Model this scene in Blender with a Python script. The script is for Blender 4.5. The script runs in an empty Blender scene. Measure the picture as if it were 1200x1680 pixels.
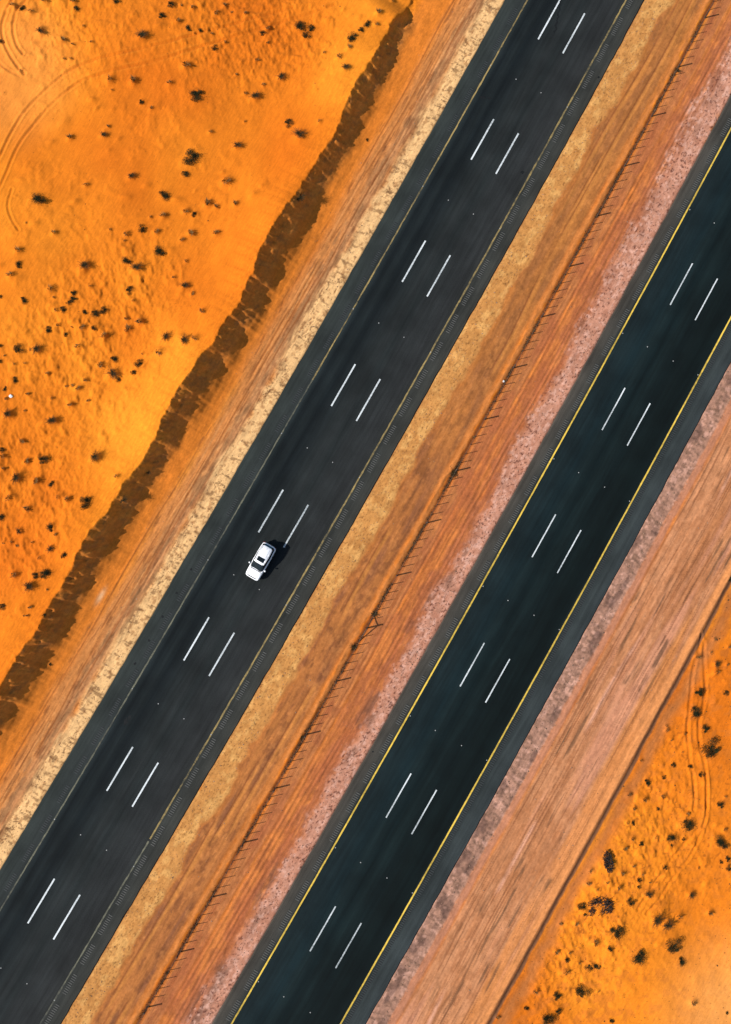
import bpy, math, random
import numpy as np
random.seed(11)
S = bpy.context.scene
COL = S.collection
R_ = math.radians

# ------------------------------------------------------------------ camera, sky, sun, exposure
IMG_W, IMG_H, FPX = 1200.0, 1680.0, 1300.0
CAM_RX, CAM_RY, CAM_H = 0.0616, 0.0048, 97.2
PHI, KC = 1.0524, 1.357e-4            # heading and gentle curve of the highway
AX = np.array([math.cos(PHI), math.sin(PHI)]); NX = np.array([AX[1], -AX[0]])
RM = (np.array([[1,0,0],[0,math.cos(CAM_RX),-math.sin(CAM_RX)],[0,math.sin(CAM_RX),math.cos(CAM_RX)]]) @
      np.array([[math.cos(CAM_RY),0,math.sin(CAM_RY)],[0,1,0],[-math.sin(CAM_RY),0,math.cos(CAM_RY)]]))
import mathutils
cam_d = bpy.data.cameras.new('camera'); cam = bpy.data.objects.new('camera', cam_d); COL.objects.link(cam)
M4 = mathutils.Matrix([list(RM[i]) + [0] for i in range(3)] + [[0,0,0,1]])
M4.translation = (0, 0, CAM_H); cam.matrix_world = M4
cam_d.sensor_fit = 'VERTICAL'; cam_d.sensor_height = 36.0; cam_d.lens = 36.0*FPX/IMG_H
cam_d.clip_start = 1; cam_d.clip_end = 6000
S.camera = cam

SUN_AZ, SUN_EL = 13.2, 38.5           # shadows run this many degrees above the image's right; elevation
sun_dir = mathutils.Vector((-math.cos(R_(SUN_AZ))*math.cos(R_(SUN_EL)), -math.sin(R_(SUN_AZ))*math.cos(R_(SUN_EL)), math.sin(R_(SUN_EL))))
W = bpy.data.worlds.new('World'); S.world = W; W.use_nodes = True
nt = W.node_tree; bg = nt.nodes['Background']
sky = nt.nodes.new('ShaderNodeTexSky'); sky.sky_type = 'NISHITA'; sky.sun_disc = False
sky.sun_elevation = R_(SUN_EL); sky.sun_rotation = math.atan2(sun_dir.x, sun_dir.y)
nt.links.new(sky.outputs[0], bg.inputs[0]); bg.inputs[1].default_value = 0.10
sl = bpy.data.lights.new('sun', 'SUN'); sl.energy = 4.4; sl.angle = R_(0.5); sl.color = (1.0, 0.95, 0.88)
so = bpy.data.objects.new('sun', sl); COL.objects.link(so); so.location = sun_dir*150
so.rotation_euler = sun_dir.to_track_quat('Z', 'Y').to_euler()
S.view_settings.view_transform = 'Standard'; S.view_settings.look = 'None'
S.view_settings.gamma = 1; S.view_settings.exposure = 0.52
KX = 1.36                              # sunlit flat ground renders at about albedo * KX

# ------------------------------------------------------------------ helpers
def lin(c):
    c = np.asarray(c, float)/255.0
    return np.where(c <= 0.04045, c/12.92, ((c+0.055)/1.055)**2.4)
def alb(r, g, b): return np.clip(lin((r, g, b))/KX, 0.0, 0.9)
def ray(px, py): return RM @ np.array([px-600.0, -(py-840.0), -FPX])
def at_px(px, py, z=0.0):
    d = ray(px, py); t = (z-CAM_H)/d[2]; return d[:2]*t
def uw_of(x, y):
    u = x*AX[0]+y*AX[1]; v = x*NX[0]+y*NX[1]; uc = np.clip(u, -450, 450)
    return u, v + KC*uc*uc
def xy_of(u, w):
    uc = np.clip(u, -450, 450); v = w - KC*uc*uc
    return u*AX[0]+v*NX[0], u*AX[1]+v*NX[1]
def sstep(a, b, x):
    t = np.clip((x-a)/(b-a), 0, 1); return t*t*(3-2*t)
def vnoise(x, y, seed=0):
    xi = np.floor(x).astype(np.int64); yi = np.floor(y).astype(np.int64)
    fx = x-xi; fy = y-yi; fx = fx*fx*fx*(fx*(fx*6-15)+10); fy = fy*fy*fy*(fy*(fy*6-15)+10)
    def h(i, j):
        n = (i*374761393 + j*668265263 + seed*974711) & 0xffffffff
        n = ((n ^ (n >> 13))*1274126177) & 0xffffffff
        n = n ^ (n >> 16)
        n = (n*2246822519) & 0xffffffff
        return ((n >> 9) & 0xffff)/32767.5 - 1.0
    a = h(xi, yi); b = h(xi+1, yi); c = h(xi, yi+1); d = h(xi+1, yi+1)
    return (a+(b-a)*fx) + ((c+(d-c)*fx)-(a+(b-a)*fx))*fy
def fbm(x, y, o=3, seed=0):
    r = 0; amp = 1.0; tot = 0; f = 1.0
    for k in range(o):
        r = r + amp*vnoise(x*f+17.3*k, y*f-9.1*k, seed+k*13); tot += amp; amp *= 0.5; f *= 2.03
    return r/tot

def new_mat(name, rough=0.9, spec=0.2):
    m = bpy.data.materials.new(name); m.use_nodes = True
    b = m.node_tree.nodes['Principled BSDF']; b.inputs['Roughness'].default_value = rough
    b.inputs['Specular IOR Level'].default_value = spec
    return m, m.node_tree, b
def N(t, kind, **kw):
    n = t.nodes.new(kind)
    for k, v in kw.items(): setattr(n, k, v)
    return n
def noisy_mat(name, c1, c2, scale=4.0, rough=0.8, spec=0.2, metal=0.0, bump=0.0, detail=4):
    m, t, b = new_mat(name, rough, spec); b.inputs['Metallic'].default_value = metal
    tc = N(t, 'ShaderNodeTexCoord'); no = N(t, 'ShaderNodeTexNoise'); no.inputs['Scale'].default_value = scale
    no.inputs['Detail'].default_value = detail
    t.links.new(tc.outputs['Object'], no.inputs['Vector'])
    cr = N(t, 'ShaderNodeValToRGB'); cr.color_ramp.elements[0].position = 0.32; cr.color_ramp.elements[1].position = 0.68
    cr.color_ramp.elements[0].color = (*c1, 1); cr.color_ramp.elements[1].color = (*c2, 1)
    t.links.new(no.outputs['Fac'], cr.inputs['Fac']); t.links.new(cr.outputs[0], b.inputs['Base Color'])
    if bump:
        bp = N(t, 'ShaderNodeBump'); bp.inputs['Strength'].default_value = bump; bp.inputs['Distance'].default_value = 0.02
        t.links.new(no.outputs['Fac'], bp.inputs['Height']); t.links.new(bp.outputs[0], b.inputs['Normal'])
    return m

class MB:
    def __init__(s): s.v = []; s.f = []
    def face(s, pts):
        i = len(s.v); s.v += [tuple(map(float, p)) for p in pts]; s.f.append(tuple(range(i, i+len(pts))))
    def box(s, c, d, rz=0.0):
        i = len(s.v); cz, sz = math.cos(rz), math.sin(rz)
        for k in range(8):
            x = (1 if k & 1 else -1)*d[0]/2; y = (1 if k & 2 else -1)*d[1]/2; z = (1 if k & 4 else -1)*d[2]/2
            s.v.append((c[0]+x*cz-y*sz, c[1]+x*sz+y*cz, c[2]+z))
        for q in ((0,2,3,1),(4,5,7,6),(0,1,5,4),(2,6,7,3),(0,4,6,2),(1,3,7,5)): s.f.append(tuple(i+j for j in q))
    def tube(s, p, q, r0, r1=None, n=6):
        r1 = r0 if r1 is None else r1
        p = mathutils.Vector(p); q = mathutils.Vector(q); d = (q-p).normalized()
        a = d.orthogonal().normalized(); b = d.cross(a); i = len(s.v)
        for c, r in ((p, r0), (q, r1)):
            for k in range(n):
                t = 2*math.pi*k/n; s.v.append(tuple(c + a*math.cos(t)*r + b*math.sin(t)*r))
        for k in range(n): s.f.append((i+k, i+(k+1) % n, i+n+(k+1) % n, i+n+k))
        s.f.append(tuple(i+k for k in range(n-1, -1, -1))); s.f.append(tuple(i+n+k for k in range(n)))
    def mesh(s, name, mat, smooth=False):
        me = bpy.data.meshes.new(name); me.from_pydata(s.v, [], s.f); me.materials.append(mat)
        if smooth: me.polygons.foreach_set('use_smooth', [True]*len(me.polygons))
        me.update(); return me
    def build(s, name, mat, parent=None, smooth=False):
        o = bpy.data.objects.new(name, s.mesh(name, mat, smooth)); COL.objects.link(o)
        if parent: o.parent = parent
        return o
def empty(name, loc, rz=0.0):
    o = bpy.data.objects.new(name, None); COL.objects.link(o); o.location = loc; o.rotation_euler = (0, 0, rz)
    o.empty_display_size = 0.3; return o
def tag(o, label=None, cat=None, group=None, kind=None):
    if label: o['label'] = label
    if cat: o['category'] = cat
    if group: o['group'] = group
    if kind: o['kind'] = kind
    return o

# ------------------------------------------------------------------ plants seen in the photograph: x, y, width, kind
def reg(ox, oy, s):
    out = []
    for t in s.split():
        p = t.split(','); out.append((ox+float(p[0])/3, oy+float(p[1])/3, float(p[2])/3, p[3] if len(p) > 3 else 'g'))
    return out
PL = reg(0, 0, '''980,470,85,d 968,770,100,d 200,985,78,d 820,965,62,d 710,180,62,m 210,160,50,m 160,62,42 115,45,38,d 70,30,35 578,15,45,d
802,82,44,d 840,20,40,d 930,140,38,d 880,105,35 955,40,30 1070,65,35 1115,30,30 383,45,35,d 370,12,40 318,200,35 350,290,20 108,350,25 8,205,24,d
455,210,25 550,395,50 668,403,50 843,413,38 700,503,34,d 1060,238,32,d 925,325,55 1175,720,48,m 518,667,42,m 352,680,40 655,870,44,m 920,858,45,d
1120,895,60 430,912,35 1030,1005,48 1073,1020,35 1165,1005,35 920,1040,40 960,1055,35,d 812,1065,42 705,1128,44,d 630,1152,38 775,1140,38
945,1150,45 900,1180,35 272,1148,35 97,1235,45 790,1240,60,d 1070,1150,42 990,152,26,d 1047,170,20 1110,210,20 230,5,45 540,625,25 1040,650,28
750,535,24 895,28,20 415,130,22 365,220,24 320,290,24 745,1070,22 545,1130,20 615,1185,18 555,445,20 130,1097,14 1165,368,18 1145,65,20 960,165,14''')
PL += reg(400, 0, '''65,480,56,m 225,608,46,d 280,668,62,m 540,190,62,d 580,150,38,d 612,123,42,d 668,65,42 655,120,30 282,133,58,d 338,142,42,d
312,178,44,d 92,165,36,d 122,140,28 120,213,25 68,297,30 190,383,46,m 475,280,38 505,335,42,m 522,235,32 378,598,26 285,975,60,m 15,70,30
12,460,25 100,420,25 8,600,20 735,5,25 400,262,22 610,688,20,d''')
PL += reg(0, 420, '''97,42,42,d 65,97,50 430,50,60,m 627,25,50,d 682,60,60,m 258,165,50 367,183,34,d 365,214,40,d 340,230,24,d 285,265,32 318,264,38,d
126,220,42,d 422,277,30,d 478,283,45,d 524,265,48,d 8,200,22,d 645,170,46,d 918,147,48,m 952,185,30 922,25,25 1003,270,38 245,365,42,d 290,340,26
327,386,26,d 465,355,32,d 410,350,42 628,308,28 700,325,50 640,360,45 525,395,48 392,447,42 100,460,54,d 190,462,52,m 8,445,22,d 5,518,20,d
25,492,16 75,533,22 127,530,20 82,612,40,d 30,655,28,d 50,778,52,m 570,507,40,d 500,535,42 697,530,46,d 663,573,36,d 567,580,62,m 585,607,28,d
825,398,50,m 918,415,56,m 965,403,42 790,472,48 425,610,30 390,650,40 350,730,32 270,812,58,m 115,912,40 215,1000,60,d 480,990,62,m 140,1010,42
92,1092,62,m 12,955,34,d 20,985,40 258,1123,36,d 185,1105,45 580,1085,30 440,1200,78,d 735,1065,36,m 615,1200,50,m 50,1190,45 340,1197,35 150,1245,48
290,1185,30 20,1047,20 860,105,22 620,370,20 705,480,18 660,220,24 450,150,24 270,205,18 360,350,18 150,460,18 360,640,26 330,640,22 260,700,22
140,680,26 125,760,20 240,580,26 440,710,24 35,700,24''')
PL += reg(0, 840, '''15,25,38,d 255,75,50,d 100,95,38,m 322,210,38,d 185,305,38,d 235,300,62,d 155,365,58,m 15,465,42,d 258,180,42,m 200,225,30 75,310,45
225,507,28,d 155,465,28 88,165,24 165,150,20 140,510,20 60,150,20 20,150,20 275,110,24 235,380,18 120,510,16 250,748,18,d''')
PL += reg(800, 840, '''1045,885,55,d 1030,985,64,d 1075,1065,46,d 1105,1158,96,d 1175,888,28,d 1035,708,36 1130,745,38,m 1128,785,36 1195,330,28,d
1190,660,25 1000,1250,28,d 885,1070,30 915,1238,30,d 755,1220,22 970,1090,22 1118,625,22 880,1050,18 960,1180,18 1180,750,18 1100,690,18 905,1120,18''')
PL += reg(800, 1260, '''790,70,38,d 870,45,22,d 1053,32,28,d 1148,180,38,d 990,275,66,d 985,225,30 1150,362,72,d 908,340,48,d 970,348,22,d 912,382,18,d
758,372,32,d 718,268,28,d 690,268,20 842,200,22,d 875,488,30,d 1182,445,30,d 1190,490,30,d 1150,460,22,d 1170,300,24 718,478,25 664,518,30
748,550,26,d 745,585,18,d 798,562,18 765,515,25 795,618,40,m 708,665,46,d 650,585,32 640,800,80,d 835,738,62,m 888,765,56,m 922,868,76,d 750,928,76,d
958,950,46,d 945,725,42 1003,620,38,m 1095,705,36 535,855,42 603,888,32,d 500,978,40,d 540,972,46,d 475,680,50,d 482,720,22,d 440,760,30 392,942,28,d
390,998,44 340,900,34 345,1118,50,d 470,1093,72,d 290,1225,72,d 345,1195,36,d 1015,1150,34 195,1180,28,d 50,1225,25 612,1242,28,d 1180,1203,18,d
540,595,22 452,955,20 500,560,34 545,1098,18 240,1090,42 865,140,30 700,130,30 775,150,34 715,345,26 675,395,34 510,500,26 720,200,20 830,340,22
1040,490,16 1170,140,20 405,910,20 590,560,24 360,765,22''')
# wiry bushes that have caught in the fence
PL += [(1113.5, 115.5, 13, 'm'), (746, 774, 19, 'm'), (616, 1006, 15, 'm'), (582, 1061, 14, 'm'), (496, 1209, 10, 'm'), (777, 718, 9, 'g')]

def px_poly(ox, oy, s): return [(ox+float(p.split(',')[0])/3, oy+float(p.split(',')[1])/3) for p in s.split()]
TRACKS = [  # (polyline in photo pixels, depth, half width)
 (px_poly(0,0,'-60,860 0,770 60,650 130,540 230,440 340,350 470,290 620,255 800,210 1000,155 1200,100 1450,30'), .07, .22),
 (px_poly(0,0,'-60,1010 0,920 90,720 180,600 280,490 400,400 560,340 750,300 950,240 1200,165 1450,90 1650,20'), .07, .22),
 (px_poly(0,0,'60,0 30,60 10,140 30,230 90,330 125,365'), .09, .24),
 (px_poly(0,0,'130,0 85,50 65,130 80,210 115,265'), .09, .24),
 (px_poly(0,0,'-30,270 0,310 40,345 100,375'), .04, .2),
 (px_poly(0,0,'60,930 40,1010 60,1080 95,1135'), .05, .2),
 (px_poly(800,840,'1052,600 1048,650 1012,780 1000,900 990,1000 985,1100 1000,1250 1012,1300 1020,1400 1015,1470'), .065, .24),
 (px_poly(800,840,'1066,640 1066,720 1070,900 1040,1040 1045,1150 1070,1250 1078,1400 1074,1520 1000,1600 900,1720 800,1860 740,1960'), .065, .24),
 (px_poly(800,1260,'1075,20 1082,150 1060,300 1000,430 930,520 850,640 780,720'), .06, .2),
]

# ------------------------------------------------------------------ terrain: one sheet, dense where the photograph looks
def axis(a, b, step, far, n):
    core = np.arange(a, b+1e-6, step)
    t = np.linspace(0, 1, n+1)[1:]; q = 6.5
    g = (np.exp(q*t)-1)/(math.exp(q)-1)
    return np.concatenate([(a-(far)*g)[::-1], core, b+far*g])
GS = 0.115
xs = axis(-50.5, 52.5, GS, 1400, 60); ys = axis(-58, 76, GS, 1400, 60)
GX, GY = np.meshgrid(xs, ys)             # rows are y
U, Wc = uw_of(GX, GY)

CU = [-90,-41,-35.3,-31.4,-27.4,-23.8,-19.1,-14.1,-9.9,-6.5,-3.7,.5,5.4,9.1,12.4,15.2,20.2,25.5,29.4,31.4,35.6,38.8,40.9,43.9,46.4,49.7,52.2,55.9,60.7,62,64,110]
CW = [-30.5,-30.5,-30.5,-30.6,-30.2,-30.3,-30.6,-31.0,-30.1,-30.3,-29.5,-29.8,-30.4,-29.8,-29.4,-29.1,-28.7,-29.8,-30.3,-30.0,-29.8,-29.6,-29.7,-29.2,-30.0,-30.5,-30.2,-30.5,-30.7,-30.2,-30.3,-30.3]
BU = [-40.5,-35.9,-29.5,-25.5,-20.5,-16.5,-13.4,-7.4,-4.1,-.7,2.6,7,10.3,15.5,20.7,29.2,34.8,37.2,40,43.1,46.4,49.7,52.6,54.2,57,60.7]
BW = [-28.2,-27.5,-27.7,-27.6,-28.0,-28.4,-27.6,-28.1,-27.9,-28.1,-27.5,-27.4,-26.7,-26.8,-26.6,-26.8,-27.0,-28.0,-27.8,-27.8,-27.6,-28.3,-28.1,-28.4,-28.4,-29.6]
_T = np.arange(-120, 141, .25); CW = [-30.05+.6*(c+30.05) for c in CW]; BW = [-27.7+.7*(c+27.7) for c in BW]; _cw = np.interp(_T, CU, CW); _g = lambda s: np.exp(-(np.arange(-40, 41)*.25/s)**2/2)
def _sm(a, s): k = _g(s); return np.convolve(np.pad(a, 40, mode='edge'), k/k.sum(), 'valid')
_c1 = _sm(_cw, .35); _c2 = _sm(_cw, 3.5)
def crest_w(u): return np.interp(u, _T, _c1) + 0.17*vnoise(u/1.3, u*0, 4) + 0.09*vnoise(u/.4, u*0, 9)
def crest_h(u):
    h = (np.interp(u+2.4, BU, BW)-np.interp(u, _T, _cw))/0.86; h = np.interp(u, _T, _sm((np.interp(_T+2.4, BU, BW)-_cw)/.86, 1.6))
    return 1.13*np.clip(h, 1.7, 3.7)*(1-.85*sstep(60.5, 64, u))
_BX = np.concatenate([[-4000, -80], np.arange(-60, .1, .25)]); _b = np.interp(np.arange(-70, 0.1, .25), [-70, -30, -9, -5.5, -2.2, -.5, 0], [.9, .8, .95, 1.45, 2.3, 2.8, 2.85])
_BZ = np.concatenate([[1., .9], np.interp(np.arange(-60, .1, .25), np.arange(-70, .1, .25), _sm(_b, .6)*0+_sm(_b, .9))])
def ground_base(u, w):
    hc = crest_h(u); cw = crest_w(u)
    wc = w - cw                                   # distance beyond the crest
    wd = w
    # height across the highway, left to right
    L = .93*hc                                   # where the shadow of the lip ends
    t = wc/np.maximum(L, .2)
    zf = hc*np.interp(t, [0, .1, .3, .5, .7, .9, 1.1, 1.4, 1.9], [1, .89, .68, .47, .28, .155, .085, .03, 0])
    wb_ = w - np.interp(u, _T, _c2); k_ = sstep(-.8, -5, wc); wk = wc*(1-k_)+np.minimum(wb_, -.5)*k_
    zb = np.interp(wk, _BX, _BZ)*(hc/2.85)**np.clip(1+wk/12, 0, 1)
    zl = np.where(wc > 0, zf, zb)
    zr = np.interp(w, [-27,-20.3,-19.8,-19.6,-4.2,-4.0,-3.4,2.3,2.85,3.2,3.36,3.7,5,11.2,11.5,26.95,27.1,29,30,38.6,39.15,39.75,41,48,4000],
                      [0,-.06,-.11,-.3,-.3,-.12,-.09,-.04,-.03,.035,.03,-.04,-.04,-.11,-.3,-.3,-.12,-.18,-.1,.08,.10,-.34,-.42,-.4,-.3])
    k = sstep(-25.2, -23.8, w); return zl*(1-k)+zr*k
Z = ground_base(U, Wc)
# under the pavements the sheet stays low
def on_road(w, m=0.0): return ((w > -19.65+m) & (w < -4.13-m)) | ((w > 11.5+m) & (w < 26.92-m))
desL = sstep(-.4, -3.5, Wc-crest_w(U)); desR = sstep(40.3, 43, Wc); des = desL+desR
verge = (1-des)*(~on_road(Wc))
dune = 0.6*fbm(GX/14, GY/19, 2, 21) + 0.09*fbm(GX/3.6, GY/5.5, 3, 33)
Z += des*dune
rough = np.clip(sstep(0.0, 0.4, fbm(GX/9, GY/9, 3, 41)) + 0.35*desR, 0, 1)
def blob(px, py, r):
    q = at_px(px, py, 1.5); return np.exp(-((GX-q[0])**2+(GY-q[1])**2)/(r*r))
rz_ = np.clip(blob(90,590,9)+blob(60,880,9)+blob(30,790,7)+blob(200,470,8)+blob(450,50,8)+blob(110,60,7)+.8*blob(320,50,9)+1.2*blob(950,1440,10)+blob(1050,1330,10)+blob(900,1600,7), 0, 1.2)
rough = np.clip(.55*rough+rz_, 0, 1.2)
Z += des*rz_*(0.12*np.clip(fbm((GX+.25*GY)/.55, GY/1.0, 4, 57), -.15, 1)+.04*fbm(GX/.3, GY/.45, 2, 58))
lump = np.clip(fbm(GX/1.3, GY/1.5, 3, 55), 0.0, 1)
Z += des*rough*lump*0.26 + des*0.006*fbm(GX/0.35, GY/0.5, 2, 66)
rip = np.sin((GX*0.93+GY*0.36)*2*math.pi/0.55 + 3.2*fbm(GX/2.6, GY/2.6, 2, 77))
Z += des*rip*0.0014*(0.35+0.65*sstep(-.2, .4, fbm(GX/7, GY/7, 2, 78)))
# slumps and gullies on the cut face
wq_ = Wc-crest_w(U); face = sstep(-.3, .5, wq_)*sstep(3.4, 2.2, wq_)
face = face*(1-sstep(61, 64, U)*.7)
Z += face*(0.24*fbm((U-.5*Wc)/1.9, Wc/2.2, 3, 81) + 0.36*fbm((U-.5*Wc)/0.5, Wc/.7, 4, 82)*sstep(2.4, .8, wq_) + .14*fbm(U/3.1, Wc/1.5, 2, 80))
# loose tongues of sand at the foot, and vehicle scrapes along the verges
foot = sstep(-28.6, -27.6, Wc)*sstep(-25.0, -26.6, Wc)
Z += foot*0.07*fbm(U/3.2, Wc/1.0, 2, 83)
stL = sstep(-26.6, -25.2, Wc)*sstep(-20.6, -21.8, Wc)
Z += stL*(0.05*fbm(U/14, Wc/0.34, 2, 84) + 0.02*fbm(U/0.9, Wc/0.3, 2, 85))
medb = sstep(-1.8, -0.6, Wc)*sstep(3.2, 2.4, Wc)
Z += medb*(0.045*fbm(U/12, Wc/0.5, 2, 86) + 0.014*fbm(U/1.1, Wc/0.5, 2, 87))
ridgew = 3.15 + 0.18*vnoise(U/6, U*0, 88) + 0.08*vnoise(U/1.5, U*0, 89)
Z += np.exp(-((Wc-ridgew)/0.24)**2)*(0.04+0.09*vnoise(U/7, U*0, 90)+.06*vnoise(U/.9, Wc/.3, 99)) - 0.07*np.exp(-((Wc-3.85)/0.22)**2)
medr = sstep(4.0, 4.4, Wc)*sstep(11.3, 10.6, Wc)
Z += medr*(0.012*fbm(U/1.0, Wc/0.5, 2, 91))
for wt, dp in ((6.05,.05),(6.55,.04),(7.55,.06),(7.95,.04),(5.4,.02),(8.7,.02)):
    wv = wt + 0.22*vnoise(U/16, U*0, int(wt*10))
    Z += medr*(-.6*dp*np.exp(-((Wc-wv)/0.13)**2) + .6*dp*np.exp(-((Wc-wv-.28)/0.12)**2)+ .5*dp*np.exp(-((Wc-wv+.28)/0.12)**2))
stR = sstep(27.1, 27.8, Wc)*sstep(39.1, 38.4, Wc)
Z += stR*(0.05*fbm(U/15, Wc/0.4, 2, 92) + 0.016*fbm(U/0.9, Wc/0.35, 2, 93))
mott = sstep(26.95, 27.3, Wc)*sstep(29.6, 28.9, Wc)
Z += mott*0.07*fbm(U/0.42, Wc/0.9, 3, 94)
# cracks across the pale outer verge
cr = np.minimum(np.abs(fbm(U/.75, Wc/2.8, 2, 95)), 1.3*np.abs(fbm(U/1.6, Wc/.7, 2, 98))); pale = sstep(-22.3, -21.4, Wc)*sstep(-19.7, -19.85, Wc)
crack = pale*(1-sstep(0.0, 0.045, cr))*sstep(-.3, .3, vnoise(U/3, Wc/1.2, 96))
Z -= 0.035*crack
Z += (~on_road(Wc))*(1-des)*0.008*vnoise(GX/.25, GY/.25, 97)

x0c = np.searchsorted(xs, -50.5+1e-9)-0; y0c = np.searchsorted(ys, -58+1e-9)
x0c = int(np.argmin(abs(xs+50.5))); y0c = int(np.argmin(abs(ys+58)))
def gz(x, y):
    fx = min(max((x+50.5)/GS, 0), 894); fy = min(max((y+58)/GS, 0), 1163)
    i = int(fx); j = int(fy); a = fx-i; b = fy-j; i += x0c; j += y0c
    return float((Z[j, i]*(1-a)+Z[j, i+1]*a)*(1-b) + (Z[j+1, i]*(1-a)+Z[j+1, i+1]*a)*b)
def on_ground(px, py):
    z = 0.0
    for _ in range(12): x, y = at_px(px, py, z); z = 0.5*z+0.5*gz(x, y)
    return x, y
def patch(x, y, r):
    i0 = int(np.searchsorted(xs, x-r)); i1 = int(np.searchsorted(xs, x+r)); j0 = int(np.searchsorted(ys, y-r)); j1 = int(np.searchsorted(ys, y+r))
    return slice(j0, j1), slice(i0, i1)
TRK = np.full(Z.shape, 9.0, np.float32)
def catmull(P, step=0.08):
    P = [np.array(p, float) for p in P]; P = [2*P[0]-P[1]]+P+[2*P[-1]-P[-2]]; out = []
    for k in range(1, len(P)-2):
        n = max(2, int(np.linalg.norm(P[k+1]-P[k])/step))
        for t in np.linspace(0, 1, n, endpoint=False):
            out.append(0.5*((2*P[k])+(-P[k-1]+P[k+1])*t+(2*P[k-1]-5*P[k]+4*P[k+1]-P[k+2])*t*t+(-P[k-1]+3*P[k]-3*P[k+1]+P[k+2])*t**3))
    return out
for poly, dp, hw in TRACKS:
    D = np.full(Z.shape, 9.0, np.float32)
    for p in catmull([on_ground(*q) for q in poly]):
        s = patch(p[0], p[1], 0.9)
        if D[s].size: D[s] = np.minimum(D[s], np.hypot(GX[s]-p[0], GY[s]-p[1]))
    fade = 1.2+.4*vnoise(GX/4, GY/4, 7); hw = hw*.72
    Z += fade*(-dp*np.exp(-(D/hw)**2/1.0)*1.0 + 0.6*dp*np.exp(-((D-2.0*hw)/(0.8*hw))**2))
    TRK = np.minimum(TRK, D/hw)
# place the plants and heap wind-blown sand round them
plants = []
for px, py, wd, kd in PL:
    x, y = on_ground(px, py); d = wd/13.3
    plants.append([x-0.10*d, y-0.03*d, d, kd])
    u_, w_ = uw_of(x, y)
    if -31 < w_ < 40 : continue
    a = {'d': .12, 'm': .34, 'g': .36}[kd]*min(d, 1.8); sg = (0.42 if kd != 'd' else .55)*d
    s = patch(x, y, 4*sg); dx = GX[s]-x+.1*d; dy = GY[s]-y
    ca, sa = math.cos(.5), math.sin(.5); ex = dx*ca+dy*sa; ey = -dx*sa+dy*ca
    Z[s] += a*np.exp(-(ex/(1.25*sg))**2-(ey/(.85*sg))**2)
rs = np.random.RandomState(4)
for k in range(1100):                    # bare hummocks, the old mounds without a plant
    x = rs.uniform(-49, 51); y = rs.uniform(-56, 75); u_, w_ = uw_of(x, y)
    if -33 < w_ < 42: continue
    if vnoise(np.array([x/9.]), np.array([y/9.]), 141)[0] < -0.05 and rs.rand() < .8: continue
    sg = rs.uniform(.16, .5)*rs.uniform(.7, 1.2); a = sg*rs.uniform(.3, .6); s = patch(x, y, 4*sg); th = rs.uniform(0, .9)
    dx = GX[s]-x; dy = GY[s]-y; ex = dx*math.cos(th)+dy*math.sin(th); ey = -dx*math.sin(th)+dy*math.cos(th)
    Z[s] += a*np.exp(-(ex/(1.4*sg))**2-(ey/(.8*sg))**2)
mask = on_road(Wc, 0.10); Z[mask] = -0.30

# ---- colour of the ground (albedo, with edge shade painted in places)
wv = Wc + 0.0
e1 = 0.75*fbm(U/5.5, Wc*0+3, 3, 101) + .35*fbm(U/1.4, Wc/1.5, 2, 102)     # ragged edge of the tan gravel
e2 = 0.5*fbm(U/6, Wc*0+1, 3, 103) + .3*fbm(U/1.2, Wc/1.2, 2, 104)
e3 = 0.35*fbm(U/8, Wc*0+7, 3, 105) + .15*fbm(U/.9, Wc/.9, 2, 106)
C = np.zeros(Z.shape+(3,)); wcr = Wc-crest_w(U)
sand = alb(229, 126, 28); sandL = alb(243, 146, 38); sandD = alb(214, 109, 21)
n1 = fbm(GX/14, GY/17, 3, 111)[..., None]
C[:] = sand + (sandL-sand)*np.clip(n1*1.6, 0, 1) + (sandD-sand)*np.clip(-n1*1.6, 0, 1)
def over(col, m): C[:] = C*(1-m[..., None]) + np.asarray(col)*m[..., None]
def band(a, b, col, wq=None, s=0.35):
    q = Wc if wq is None else wq
    over(col, sstep(a-s, a+s, q)*sstep(b+s, b-s, q))
# left verge
tn = np.clip(.5+.9*fbm(GX/3, GY/3, 3, 222), 0, 1); over(alb(196, 100, 20), np.exp(-(TRK/1.2)**2)*(.62*desL+.32*desR)*np.maximum(tn, .35)); over(alb(246, 152, 50), np.exp(-((TRK-2.1)/.8)**2)*des*.16*tn)
over(alb(218, 124, 42), sstep(.4, 1.6, wcr)*sstep(-25.0, -25.7, Wc))
fm = sstep(.0, .3, wcr)*sstep(3.0, 1.8, wcr)*(1-sstep(61, 64, U))
fm = fm*sstep(2.9, 1.4, wcr); over(alb(216, 134, 62), fm*.45); over(alb(164, 106, 56), fm*sstep(.0, .5, fbm((U-.5*Wc)/.9, Wc/.5, 4, 241))*.6); over(alb(236, 146, 60), fm*sstep(.1, .5, fbm((U-.5*Wc)/.5, Wc/.9, 3, 242))*.4)
band(-25.2, -22.6, alb(207, 132, 70), Wc+e3, .9)
band(-23.2, -21.6, alb(190, 130, 82), Wc+e3, .6)
band(-22.0, -19.0, alb(240, 190, 128), Wc+e2*1.0, .4)
skL = Wc+.35*vnoise(U/12, U*0, 129); sl_ = .6*fbm(U/20, skL/0.17, 3, 121)+.5*fbm(U/.7, Wc/.2, 3, 120)*sstep(-24.6, -23, Wc); sl2 = fbm(U/5, Wc/0.16, 2, 122); mL = sstep(-25.6, -23.8, Wc)*sstep(-20.6, -22.0, Wc)
over(alb(138, 84, 48), mL*np.clip(sl_*2.4-.25, 0, .7)*(.6+.4*np.clip(sl2*2+.5, 0, 1)))
over(alb(224, 162, 102), mL*np.clip(-sl_*2.4-.3, 0, .5))
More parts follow.
